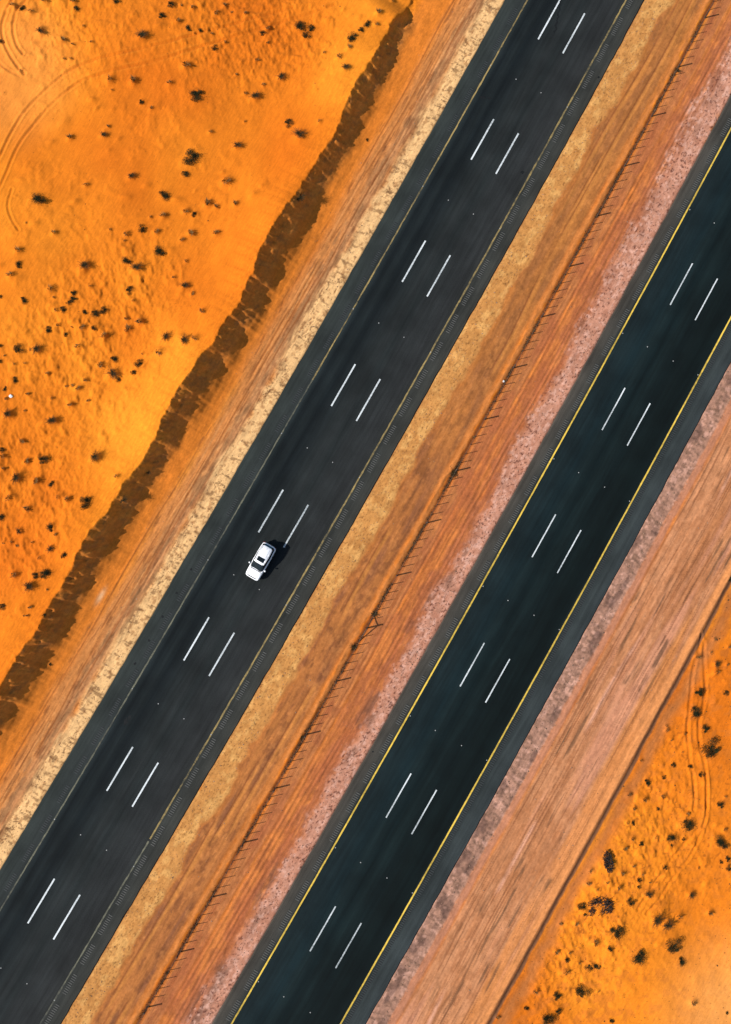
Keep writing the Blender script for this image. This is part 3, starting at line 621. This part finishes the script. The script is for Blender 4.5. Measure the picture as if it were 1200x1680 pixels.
HAND = {  # photo position of the plants that can be told apart -> label
 (327,157):'black-green ragged shrub on open sand, upper of the two largest at top left',
 (323,257):'biggest dark round shrub of the left dune field, alone on smooth orange sand',
 (67,328):'tall dark ragged shrub standing alone near the left edge below the curved tyre tracks',
 (273,322):'small black shrub with pointed arms, left below the biggest round shrub',
 (237,60):'olive shrub with pale twigs just above the curved tyre tracks',
 (70,53):'dark round tuft left of the rough hummocks near the top left corner',
 (307,286):'flat dark bush just below the biggest round shrub of the left dune',
 (580,63):'largest dark shrub near the upper end of the cut sand bank',
 (604,41):'dark bush closest to the upper end of the cut bank crest',
 (475,203):'upper dark shrub of the pair on smooth sand left of the cut bank',
 (493,223):'lower wider dark shrub of the pair on smooth sand left of the cut bank',
 (422,160):'single wiry dark bush between the upper shrub pair and the big ragged shrub',
 (495,325):'wiry bush clinging to the crest of the cut bank',
 (263,413):'dark low shrub on smooth sand above the twin clumps at mid left',
 (209,428):'flat black clump above and left of a bushier one at mid left',
 (227,440):'bushy olive shrub under a flat black clump at mid left',
 (143,437):'lone dark wind-swept shrub among faint hummocks at mid left',
 (175,508):'rightmost black shrub of the tight cluster at mid left',
 (159,514):'black shrub touching the left side of the darkest cluster shrub at mid left',
 (33,573):'dark shrub with forked arms near the left edge above the white scrap',
 (189,613):'wide dark shrub above a small black one in the lower left dune',
 (232,597):'kidney-shaped black bush at the right end of the scattered row',
 (306,558):'spiky bush with pale twigs nearest to the middle of the cut bank',
 (275,553):'spiky bush just left of the one nearest the middle of the cut bank',
 (90,691):'spider-like bush with pale twigs on smooth sand at lower left',
 (17,679):'grey-olive fuzzy bush below the white scrap at the left edge',
 (160,750):'spiky dark bush with white twigs alone on smooth sand at lower left',
 (72,753):'black wind-swept bush with a pale stem at lower left',
 (31,784):'wide dark bush left below the one with a pale stem',
 (147,820):'big black wind-swept shrub just above the bright dune crest',
 (245,775):'dark bush growing on the shaded cut face, upper of two',
 (205,820):'dark bush growing on the shaded cut face, lower of two',
 (85,865):'double dark bush stacked in two tiers at the lower left',
 (78,940):'largest round black shrub in the lower left corner near the crest',
 (62,942):'small black shrub touching the left side of the largest corner shrub',
 (52,962):'flat wind-swept bush below the largest shrub of the lower left corner',
 (107,910):'oval dark bush nearest to the bright crest at lower left',
 (1148,1135):'star-shaped dark shrub between the two tyre tracks at right',
 (1143,1168):'oval dark green shrub between the two tyre tracks at right',
 (1158,1195):'narrow ragged shrub just right of the tyre track at right',
 (1168,1226):'largest dark green double shrub at the right edge beside the tyre tracks',
 (1183,1320):'round dark bush near the right edge below the largest double shrub',
 (1130,1352):'round dark shrub where the tyre tracks bend at right',
 (1183,1381):'ragged star-shaped shrub at the right edge, lower half',
 (1103,1373):'long dark bush left below the round shrub on the track bend',
 (1063,1283):'upright dark bush on the rough sand beside the verge edge at right',
 (1092,1423):'single round dark bush on the fading tyre track at lower right',
 (1036,1482):'round dark bush right of the charred debris ring',
 (958,1487):'dark shrub on the left rim of the charred debris ring',
 (1013,1527):'large pale green shrub below the charred debris ring',
 (1078,1506):'spreading dark shrub, left half of a joined pair at lower right',
 (1096,1515):'greyer fuzzy shrub, right half of a joined pair at lower right',
 (1107,1549):'square-looking large dark shrub on smooth sand at lower right',
 (1050,1569):'fan-shaped large dark shrub on smooth sand at lower right',
 (1119,1577):'small ragged shrub just below the square-looking large one',
 (957,1624):'dark wind-swept shrub near the bottom, right of a paler one',
 (915,1633):'pale-topped dark shrub near the bottom, left of the wind-swept one',
 (897,1668):'large round shrub cut by the bottom edge of the picture',
 (915,1658):'small dark bush touching the top right of the shrub at the bottom edge',
 (980,1585):'right lobe shrub of a joined pair left of the fan-shaped shrub',
 (967,1586):'left lobe shrub of a joined pair left of the fan-shaped shrub',
 (1113,115):'small dark bush caught in the wire fence near its upper end',
 (746,774):'black star-shaped bush at the foot of a thick fence post mid median',
 (616,1006):'dark bush at the upper foot of the braced fence post',
 (582,1061):'dark bush below the braced post at the fence line',
 (496,1209):'small dark bush at a fence post in the lower median',
 (777,718):'faint small bush on the fence line above the star-shaped one',
 (603,229):'tiny black bush alone on the smooth orange foot of the cut bank',
}
used = set()
def lab(px, py):
    best = None
    for k in HAND:
        if k in used: continue
        d = math.hypot(k[0]-px, k[1]-py)
        if d < 3.2 and (best is None or d < best[0]): best = (d, k)
    if best: used.add(best[1]); return HAND[best[1]]
NICK = {(327,157): 'upper big black shrub, top left', (323,257): 'biggest round shrub, upper left', (67,328): 'lone black shrub, left edge', (273,322): 'armed black shrub, upper left',
 (237,60): 'olive shrub above the curved tracks', (70,53): 'round tuft, top left corner', (580,63): 'big shrub near the bank top', (484,210): 'shrub pair on smooth sand', (422,160): 'lone wiry bush, upper middle',
 (495,325): 'wiry bush on the bank crest', (263,413): 'lone shrub above the twin clumps', (227,440): 'olive bush under a flat clump', (143,437): 'wind-swept shrub, mid left', (170,510): 'black cluster, mid left',
 (33,573): 'forked shrub, left edge', (189,613): 'wide shrub above a black one', (232,597): 'kidney-shaped black bush', (306,558): 'spiky bush nearest the mid bank', (90,691): 'spider-like bush, lower left', (17,650): 'white scrap, left edge',
 (160,750): 'spiky white-twigged bush, lower left', (72,753): 'pale-stemmed black bush, lower left', (147,820): 'big wind-swept shrub by the crest', (85,865): 'two-tier bush, lower left', (78,940): 'largest corner shrub, lower left',
 (52,962): 'flat bush under the corner shrub', (1148,1135): 'star-shaped shrub between the tracks', (1143,1168): 'oval green shrub between the tracks', (1168,1226): 'largest double shrub, right edge', (1183,1320): 'round bush, right edge',
 (1130,1352): 'round shrub on the track bend', (1092,1423): 'round bush on the fading track', (998,1414): 'long heap of charred brushwood', (984,1488): 'ring of charred brushwood', (1036,1482): 'round bush beside the charred ring',
 (1013,1527): 'large shrub below the charred ring', (1087,1510): 'joined shrub pair, lower right', (1107,1549): 'square-looking large shrub', (1050,1569): 'fan-shaped large shrub', (957,1624): 'wind-swept shrub near the bottom',
 (897,1668): 'large shrub at the bottom edge', (1063,1283): 'upright bush by the verge edge'}
taken = set()
def relative(kind, px, py):
    c = sorted(NICK, key=lambda k: math.hypot(k[0]-px, k[1]-py))
    for k in c[:30]:
        d = math.hypot(k[0]-px, k[1]-py)/13.3; a_ = math.degrees(math.atan2(k[1]-py, px-k[0])) % 360
        dr = ('right of', 'upper right of', 'above', 'upper left of', 'left of', 'lower left of', 'below', 'lower right of')[int((a_+22.5)//45) % 8]
        ds = ('just', 'just', 'two metres', 'three metres', 'four metres', 'five metres', 'six metres', 'seven metres', 'eight metres', 'nine metres', 'ten metres')[round(d)] if d < 10.4 else 'far' ; L = '%s %s %s the %s' % (kind, ds, dr, NICK[k])
        if L not in taken and len(L.replace('-', ' ').split()) <= 16: taken.add(L); return L
    return L
random.seed(8)
for (px, py, wd, kd), (x, y, d, _) in zip(PL, plants):
    r = d*.5*{'d': 1.22, 'm': 1.42, 'g': 1.45}[kd]; z = gz(x, y)-.01
    h = {'d': .62, 'm': .48, 'g': .42}[kd]*random.uniform(.8, 1.15)
    L = lab(px, py); side = 'left' if px < 780 else 'right'
    if not L: L = relative({'d': 'dark shrub', 'm': 'wiry bush', 'g': 'dry tuft'}[kd], px, py)
    G = {'d': 'low dark shrubs', 'm': 'wiry bushes', 'g': 'dry tufts'}[kd]+' on the '+side+' desert sand'
    rz = random.uniform(0, 6.28)
    big = wd > 9
    if kd in 'dm' and big:
        vs = random.choice(DV if kd == 'd' else MV)
        o = empty('desert_shrub' if kd == 'd' else 'wiry_bush', (x, y, z), rz); o.scale = (r*1.05, r*random.uniform(.75, 1.0), r*h)
        for nm, me_ in zip(('foliage', 'branches'), vs):
            c = bpy.data.objects.new(nm, me_); COL.objects.link(c); c.parent = o
        tag(o, L, 'shrub', G)
    else:
        me_ = random.choice(TV) if kd == 'g' or not big else None
        if kd == 'd' : me_ = random.choice(DV)[0]
        o = bpy.data.objects.new('dry_tuft' if kd == 'g' else 'small_shrub', me_); COL.objects.link(o)
        o.location = (x, y, z); o.rotation_euler = (0, 0, rz); q = r*(.95 if kd == 'g' else 1.05); o.scale = (q, q*random.uniform(.8, 1), q*h)
        tag(o, L, 'shrub' if kd == 'd' else 'tuft', G)

# heaps of charred brushwood at lower right
def debris(name, px, py, a_, b_, ang, n, label, ring=False):
    x, y = on_ground(px, py); z = gz(x, y); o = empty(name, (x, y, z), ang); m = MB(); m2 = MB()
    for k in range(n):
        t_ = rr.choice([rr.gauss(5.4, .5), rr.gauss(.3, .35), rr.gauss(1.7, .5), rr.gauss(3.6, .3), rr.uniform(0, 6.28)]) if ring else rr.uniform(0, 6.28); q = rr.gauss(.85, .2) if ring and rr.random() < .8 else math.sqrt(rr.random())
        c = mathutils.Vector((math.cos(t_)*q*a_, math.sin(t_)*q*b_, rr.uniform(.0, .16))); e = rv()*rr.uniform(.08, .3); e.z *= .35
        (m if rr.random() < .8 else m2).tube(c-e, c+e+mathutils.Vector((0, 0, .05)), rr.uniform(.012, .04), rr.uniform(.006, .02), 4)
    for k in range(n//2):
        t_ = rr.choice([rr.gauss(5.4, .4), rr.gauss(.3, .3), rr.gauss(1.9, .4)]) if ring else rr.uniform(0, 6.28); q = math.sqrt(rr.random()) if not ring else rr.gauss(.8, .22)
        for j in range(8): leaf(m, mathutils.Vector((math.cos(t_)*q*a_, math.sin(t_)*q*b_, rr.uniform(.03, .22)))+rv()*.08, .16)
    m.build('charred_twigs', m_char, o); m2.build('bare_twigs', m_twig, o); tag(o, label, 'debris pile')
debris('brushwood_heap', 998, 1414, .55, 1.25, .15, 170, 'long upright heap of black charred brushwood on the sand')
debris('brushwood_heap', 984, 1488, 1.45, 1.0, .3, 200, 'ring-shaped scatter of black charred brushwood and ash', True)

# litter
m_lit = noisy_mat('pale_plastic', (.7, .7, .68), (.85, .85, .82), 6, .5, .4)
def litter(px, py, s, label):
    x, y = on_ground(px, py); z = gz(x, y); m = MB(); n = 9; ring = []
    for k in range(n): ring.append((math.cos(6.283*k/n)*s*rr.uniform(.6, 1.1), math.sin(6.283*k/n)*s*rr.uniform(.5, .9), rr.uniform(.0, .05)))
    top = [(q[0]*.55+rr.uniform(-.03, .03), q[1]*.55, .06+rr.uniform(0, .09)) for q in ring]; i = 0
    m.v = ring+top+[(0, 0, .1)]
    for k in range(n):
        k2 = (k+1) % n; m.f += [(k, k2, n+k2, n+k), (n+k, n+k2, 2*n)]
    o = m.build('plastic_scrap', m_lit); o.location = (x, y, z); tag(o, label, 'litter')
litter(17.5, 650, .28, 'crumpled white scrap lying on orange sand at the left edge')
litter(826.5, 625.5, .18, 'small pale scrap caught at the fence foot on the median')

# loose stones on the verges: nobody could count them
m_st = noisy_mat('verge_stone', (.05, .03, .02), (.35, .22, .15), 3)
def stones(name, label, cells, mat):
    m = MB()
    for (wa, wb, n, s0, s1) in cells:
        for k in range(n):
            u = rr.uniform(-72, 90); w = rr.uniform(wa, wb); x, y = xy_of(u, w); x = float(x); y = float(y)
            if not (-50 < x < 52 and -57.5 < y < 75.5): continue
            z = gz(x, y); s = rr.uniform(s0, s1)*(1.8 if rr.random() < .06 else 1); q = [rr.uniform(.6, 1.1)*s for _ in range(6)]; i = len(m.v)
            m.v += [(x-q[0], y, z), (x+q[1], y, z), (x, y-q[2], z), (x, y+q[3], z), (x+q[4]*.2, y, z+q[5]*.9), (x, y, z-.03)]
            m.f += [(i, i+2, i+4), (i+2, i+1, i+4), (i+1, i+3, i+4), (i+3, i, i+4)]
    o = m.build(name, mat); tag(o, label, 'stones', kind='stuff')
stones('loose_stones', 'small dark and pale stones strewn over the gravel verges',
  [(-3.9, -1.2, 1500, .03, .07), (9.6, 11.3, 1300, .03, .07), (-21.8, -19.9, 1200, .03, .06), (27.1, 29.4, 1200, .04, .09), (30, 39, 500, .03, .07), (4.2, 9.5, 260, .02, .06), (-26, -22, 300, .03, .06), (-1, 3, 160, .03, .06)], m_st)
stones('sand_pebbles', 'dark pebbles scattered over the rough orange sand', [(40, 66, 2600, .03, .08), (-75, -33, 1300, .03, .06)], noisy_mat('dark_pebble', (.03, .015, .006), (.22, .09, .02), 3))

# ------------------------------------------------------------------ wire fence on the median
m_post = noisy_mat('rusty_steel_post', (.02, .013, .010), (.08, .05, .035), 5, .8, .3)
m_wire = noisy_mat('rusty_wire', (.05, .035, .025), (.12, .08, .05), 5, .7, .3)
fx, fy = xy_of(0, 3.78); fence = empty('wire_fence', (float(fx), float(fy), 0))
tag(fence, 'long rusty wire fence running down the orange median between the roads', 'fence')
def fpt(u, z): 
    x, y = xy_of(u, 3.78); return (float(x-fx), float(y-fy), z)
def gzu(u):
    x, y = xy_of(u, 3.78); return gz(float(x), float(y)) if -50 < x < 52 and -57.8 < y < 75.5 else 0.0
UP = 81.3; k = -1; posts = []
while True:
    u = UP-7.38*k
    if u < -68: break
    posts.append(u); k += 1
for i, u in enumerate(posts):
    z0 = gzu(u); br = abs(u+6.9) < 1.5; m = MB(); r = .10 if br else .09
    h = 1.62 if br else 1.48+random.uniform(-.06, .06); lx = random.uniform(-.05, .05)
    p = fpt(u, z0-.2); q = fpt(u, z0+h); q = (q[0]+lx, q[1]+lx*.5, q[2]); m.tube(p, q, r, r, 8)
    m.tube(q, (q[0], q[1], q[2]+.03), r*1.1, r*.5, 8); m.build('post', m_post, fence)
    if br:
        for s in (-1, 1):
            m = MB(); e = fpt(u+s*2.0, z0-.1); m.tube(fpt(u, z0+1.2), e, .06, .06, 6); m.build('brace', m_post, fence)
nd = 0
for i in range(len(posts)-1):
    for j in range(1, 6):
        u = posts[i]+(posts[i+1]-posts[i])*j/6+random.uniform(-.06, .06)
        if nd >= 100: continue
        nd += 1; z0 = gzu(u); m = MB(); a_ = fpt(u, z0-.1); q = fpt(u, z0+1.28+random.uniform(-.1, .08)); ln = random.uniform(-.08, .08)
        m.tube(a_, (q[0]+ln, q[1]+ln*.6, q[2]), .045, .04, 5); m.build('stake', m_post, fence)
for h in (.15, .4, .65, .9, 1.15, 1.35):
    m = MB()
    for i in range(len(posts)-1): m.tube(fpt(posts[i], gzu(posts[i])+h), fpt(posts[i+1], gzu(posts[i+1])+h), .004, .004, 4)
    m.build('wire', m_wire, fence)
# dry brush blown against the fence foot
m = MB()
for k in range(12000):
    u = rr.uniform(-68, 90); w = 3.72+rr.gauss(0, .12); dn = float(vnoise(np.array([u/2.2]), np.array([0.]), 411)[0])
    if rr.random() > .45+.8*dn: continue
    x, y = map(float, xy_of(u, w))
    if not (-50 < x < 52 and -57.5 < y < 75.5): continue
    z = gz(x, y); c = mathutils.Vector((x, y, z+rr.uniform(.0, .14))); e = rv()*rr.uniform(.05, .16); e.z *= .5
    n_ = e.orthogonal().normalized()*rr.uniform(.006, .02); m.face([c-e-n_, c-e+n_, c+e+n_, c+e-n_])
tag(m.build('blown_brush', m_twig), 'dry brush blown along the foot of the wire fence', 'dry brush', kind='stuff')

# ------------------------------------------------------------------ the white car
m_paint = noisy_mat('white_car_paint', (.74, .75, .76), (.80, .81, .82), 1.5, .25, .5)
m_glass = noisy_mat('tinted_glass', (.004, .007, .008), (.008, .012, .014), 2, .10, .35); m_rear = noisy_mat('glass_painted_reflection', (.01, .07, .12), (.03, .16, .22), 2, .12, .5)  # rear glass: blue reflection painted into its colour
m_black = noisy_mat('black_plastic_and_shade', (.012, .012, .013), (.022, .022, .023), 8, .6, .3)
m_rub = noisy_mat('tyre_rubber', (.012, .012, .012), (.025, .025, .025), 10, .9, .1)
m_alloy = noisy_mat('alloy_rim', (.35, .36, .37), (.5, .5, .52), 5, .35, .5, .8)
m_lamp = noisy_mat('lamp_lens', (.5, .53, .55), (.7, .72, .74), 12, .1, .6); m_red = noisy_mat('red_lens', (.07, .008, .01), (.12, .012, .012), 12, .15, .6)
m_sil = noisy_mat('silver_trim', (.55, .56, .57), (.7, .7, .72), 6, .3, .5, .6)
m_und = m_black
cx, cy = xy_of(-6.6, -11.42); DIR = math.atan2(-AX[1], -AX[0]) + 2*KC*6.2*0
car = empty('car', (float(cx), float(cy), .006), DIR); car.scale = (.955, .98, 1)
tag(car, 'white station car with dark sunroof driving on the left road', 'car')
def part(mb, name, mat, parent=car, smooth=True): return mb.build(name, mat, parent, smooth)
# lower body: (x, half width, shoulder z, top z, bottom z)
ST = [(-2.42,.74,.86,.90,.42),(-2.38,.86,.97,1.0,.34),(-2.2,.93,1.03,1.06,.26),(-1.6,.965,1.04,1.08,.24),(-.8,.975,1.03,1.08,.22),(0,.98,1.01,1.08,.22),(.8,.975,.99,1.08,.22),
      (1.05,.97,.97,1.07,.22),(1.5,.965,.95,1.05,.24),(1.95,.95,.91,1.0,.26),(2.2,.90,.85,.93,.28),(2.36,.80,.76,.84,.32),(2.44,.66,.66,.72,.40)]
m = MB()
for x, w, s, tz, bz in ST:
    hp = [(0, bz), (w*.86, bz), (w*.985, bz+.12), (w, .58), (w*.99, s-.10), (w*.955, s-.015), (w*.90, s+(tz-s)*.55), (w*.72, tz-.012), (w*.38, tz), (0, tz+.004)]
    m.v += [(x, y, z) for y, z in hp] + [(x, -y, z) for y, z in hp[-2:0:-1]]
n = 18
for i in range(len(ST)-1):
    for j in range(n): m.f.append((i*n+j, i*n+(j+1) % n, (i+1)*n+(j+1) % n, (i+1)*n+j))
m.f.append(tuple(range(n-1, -1, -1))); m.f.append(tuple((len(ST)-1)*n+j for j in range(n)))
body = part(m, 'body', m_paint)
sub = body.modifiers.new('s', 'SUBSURF'); sub.levels = 1; sub.render_levels = 2
# greenhouse shell and roof
def ring(z, xf, xr, w, wf, wr): return [(xf, -wf*.6, z), (xf, wf*.6, z), (xf-.10, wf, z), (xf*.4+xr*.6+.2, w, z), (xr+.14, wr, z), (xr, wr*.7, z), (xr, -wr*.7, z), (xr+.14, -wr, z), (xf*.4+xr*.6+.2, -w, z), (xf-.10, -wf, z)]
R0 = ring(1.03, 1.08, -2.28, .90, .84, .82); R1 = ring(1.60, .30, -2.08, .735, .66, .68); R2 = ring(1.685, .10, -1.98, .64, .58, .59)
# windscreen corners follow the cowl
m = MB(); m.v = R0+R1; k_ = 10
for j in range(k_): m.f.append((j, (j+1) % k_, k_+(j+1) % k_, k_+j))
part(m, 'pillar_frame', m_black, car, False)  # pillars coloured black to paint in the shaded side of the cabin
m = MB(); m.v = [(x, y, z+.002) for x, y, z in R1]+R2+[(-.3, 0, 1.715), (-1.5, 0, 1.71)]
for j in range(k_): m.f.append((j, (j+1) % k_, k_+(j+1) % k_, k_+j))
m.f += [tuple(k_+q for q in (0,1,2)) + (2*k_,), (k_+2, k_+3, 2*k_+1, 2*k_), (k_+3, k_+4, 2*k_+1), (k_+4, k_+5, 2*k_+1), (k_+5, k_+6, 2*k_+1), (k_+6, k_+7, 2*k_+1), (k_+7, k_+8, 2*k_+1),
        (k_+8, k_+9, 2*k_, 2*k_+1), (k_+9, k_, 2*k_)]
roof = part(m, 'roof', m_paint)
def pane(name, quad, off, mat=m_glass, parent=car):
    P = [mathutils.Vector(q) for q in quad]; nn = (P[1]-P[0]).cross(P[2]-P[0]).normalized(); c = sum(P, mathutils.Vector())/len(P)
    if nn.dot(c-mathutils.Vector((-.8, 0, 1.2))) < 0: nn = -nn
    mb = MB(); a_ = [p+nn*off for p in P]; b_ = [p-nn*.02 for p in P]; k = len(P); mb.v = [tuple(q) for q in a_+b_]
    mb.f = [tuple(range(k)), tuple(range(2*k-1, k-1, -1))]+[(i, (i+1) % k, k+(i+1) % k, k+i) for i in range(k)]
    return part(mb, name, mat, parent, False)
pane('windscreen', [(1.16, -.60, 1.045), (1.16, .60, 1.045), (1.02, .80, 1.05), (.30, .635, 1.605), (.32, .42, 1.618), (.32, -.42, 1.618), (.30, -.635, 1.605), (1.02, -.80, 1.05)], .012)
pane('rear_window', [(-2.262, -.52, 1.12), (-2.262, .52, 1.12), (-2.085, .45, 1.60), (-2.085, -.45, 1.60)], .008, m_rear)
def sidept(s, x, t_):   # point on the greenhouse side
    w0 = np.interp(x, [-2.14, -.736, .98], [.82, .90, .84]); w1 = np.interp(x, [-1.94, -.928, .20], [.68, .735, .66]); return (x, s*(w0+(w1-w0)*t_), 1.03+.57*t_)
for s in (-1, 1):
    for xa, xb, xc, xd in ((.90, .0, .03, .20), (-.04, -.95, -.93, -.03), (-.99, -2.05, -1.9, -.96)):
        pane('side_window', [sidept(s, xa, .05), sidept(s, xb, .05), sidept(s, xc, .95), sidept(s, xd, .95)], .006)
m = MB(); m.box((-.28, 0, 1.712), (.56, .94, .022)); part(m, 'sunroof', m_glass, roof, False)
for s in (-1, 1):
    m = MB(); pr = [(.0, s*.60, 1.735), (-.9, s*.645, 1.755), (-1.85, s*.60, 1.725)]
    m.tube(pr[0], pr[1], .018); m.tube(pr[1], pr[2], .018)
    for x in (0, -.9, -1.85): m.tube((x, s*.61, 1.66), (x, s*.62, 1.74), .018)
    part(m, 'roof_rail', m_sil)
    m = MB()
    for (x, y, z, a_, b_, c_) in ((.78, 1.10, 1.10, .12, .11, .085),):
        for i in range(6):
            for j in range(10):
                th = math.pi*i/5; ph = 6.283*j/10; m.v.append((x+a_*math.sin(th)*math.cos(ph), s*(y+b_*math.sin(th)*math.sin(ph)), z+c_*math.cos(th)))
        for i in range(5):
            for j in range(10): m.f.append((i*10+j, i*10+(j+1) % 10, (i+1)*10+(j+1) % 10, (i+1)*10+j))
    m.box((.80, s*.99, 1.04), (.08, .16, .04)); part(m, 'wing_mirror', m_paint)
    m = MB(); m.v = [(2.20, s*.60, .80), (2.40, s*.52, .755), (2.30, s*.80, .72), (2.02, s*.92, .80), (2.05, s*.84, .90), (2.2, s*.62, .87)]
    m.v = [(x+.03, y*1.03, z+.025) for x, y, z in m.v]; m.v += [(x-.08, y*.92, z-.08) for x, y, z in m.v]
    m.f = [tuple(range(6)), tuple(range(11, 5, -1))]+[(i, (i+1) % 6, 6+(i+1) % 6, 6+i) for i in range(6)]; part(m, 'headlight', m_lamp, car, False)
    m = MB(); m.box((-2.39, s*.74, .88), (.09, .20, .22)); m.box((-2.30, s*.865, .88), (.14, .07, .2)); part(m, 'tail_light', m_red, car, False)
    for x in (.05, -.95):
        m = MB(); m.tube((x-.1, s*.995, .90), (x+.1, s*.995, .90), .015); part(m, 'door_handle', m_sil)
    for x in (1.45, -1.40):
        wy = s*.87; m = MB(); prof = [(.22, -.11), (.33, -.11), (.36, -.07), (.36, .07), (.33, .11), (.22, .11)]; K_ = 24
        for r, o_ in prof:
            for j in range(K_): m.v.append((x+r*math.cos(6.2832*j/K_), wy+o_, .36+r*math.sin(6.2832*j/K_)))
        for i in range(6):
            for j in range(K_): m.f.append((i*K_+j, i*K_+(j+1) % K_, ((i+1) % 6)*K_+(j+1) % K_, ((i+1) % 6)*K_+j))
        wh = empty('wheel', (0, 0, 0)); wh.parent = car; part(m, 'tyre', m_rub, wh)
        m = MB(); m.tube((x, wy+s*.06, .36), (x, wy+s*.10, .36), .06, .05, 12)
        for j in range(5):
            a_ = 6.2832*j/5; m.tube((x, wy+s*.08, .36), (x+.225*math.cos(a_), wy+s*.09, .36+.225*math.sin(a_)), .03, .022, 5)
        m.tube((x, wy-.08*s, .36), (x, wy+.03*s, .36), .215, .215, 18); part(m, 'rim', m_alloy, wh, False)
        m = MB()
        for j in range(13):
            a_ = math.pi*j/12; b_ = math.pi*(j+1)/12
            if j < 12: m.tube((x+.41*math.cos(a_), s*.965, .36+.41*math.sin(a_)), (x+.41*math.cos(b_), s*.965, .36+.41*math.sin(b_)), .035, .035, 6)
        part(m, 'wheel_arch', m_black)
m = MB(); m.box((2.43, 0, .62), (.08, .90, .20)); m.box((2.41, 0, .42), (.10, 1.2, .12)); part(m, 'grille', m_black, car, False)
m = MB(); m.v = [(2.30, -.50, .875), (2.30, .50, .875), (2.25, .66, .89), (2.20, .64, .92), (2.20, 0, .94), (2.20, -.64, .92), (2.25, -.66, .89)]; m.v = [(x, y, z+.012) for x, y, z in m.v]; m.f = [tuple(range(7))]
part(m, 'bonnet_shut_line', m_black, car, False)
for q in (-1, 1):
    m = MB(); m.tube((1.22, q*.80, 1.058), (2.18, q*.60, .935), .012, .012, 4); part(m, 'bonnet_seam', m_black, car, False)
    m = MB(); m.tube((-.75, q*.40, 1.716), (-1.85, q*.40, 1.70), .012, .012, 4); part(m, 'roof_rib', m_sil, roof, False)
    m = MB(); m.box((.02, q*.965, .40), (2.05, .06, .20)); part(m, 'sill', m_black, car, False)
m = MB(); m.box((1.22, 0, 1.068), (.07, 1.36, .02)); part(m, 'wiper_cowl', m_black, car, False)
for s in (-.30, .34):
    m = MB(); m.tube((1.17, s, 1.09), (.93, s+.42, 1.24), .010, .007, 5); part(m, 'wiper', m_black)
m = MB(); m.box((-2.45, 0, .52), (.10, 1.3, .20)); part(m, 'rear_bumper', m_black, car, False)
m = MB(); m.tube((-1.75, 0, 1.71), (-1.86, 0, 1.86), .02, .004, 6); part(m, 'aerial', m_black)
print('objects', len(bpy.data.objects), 'hand labels unused', [k for k in HAND if k not in used])
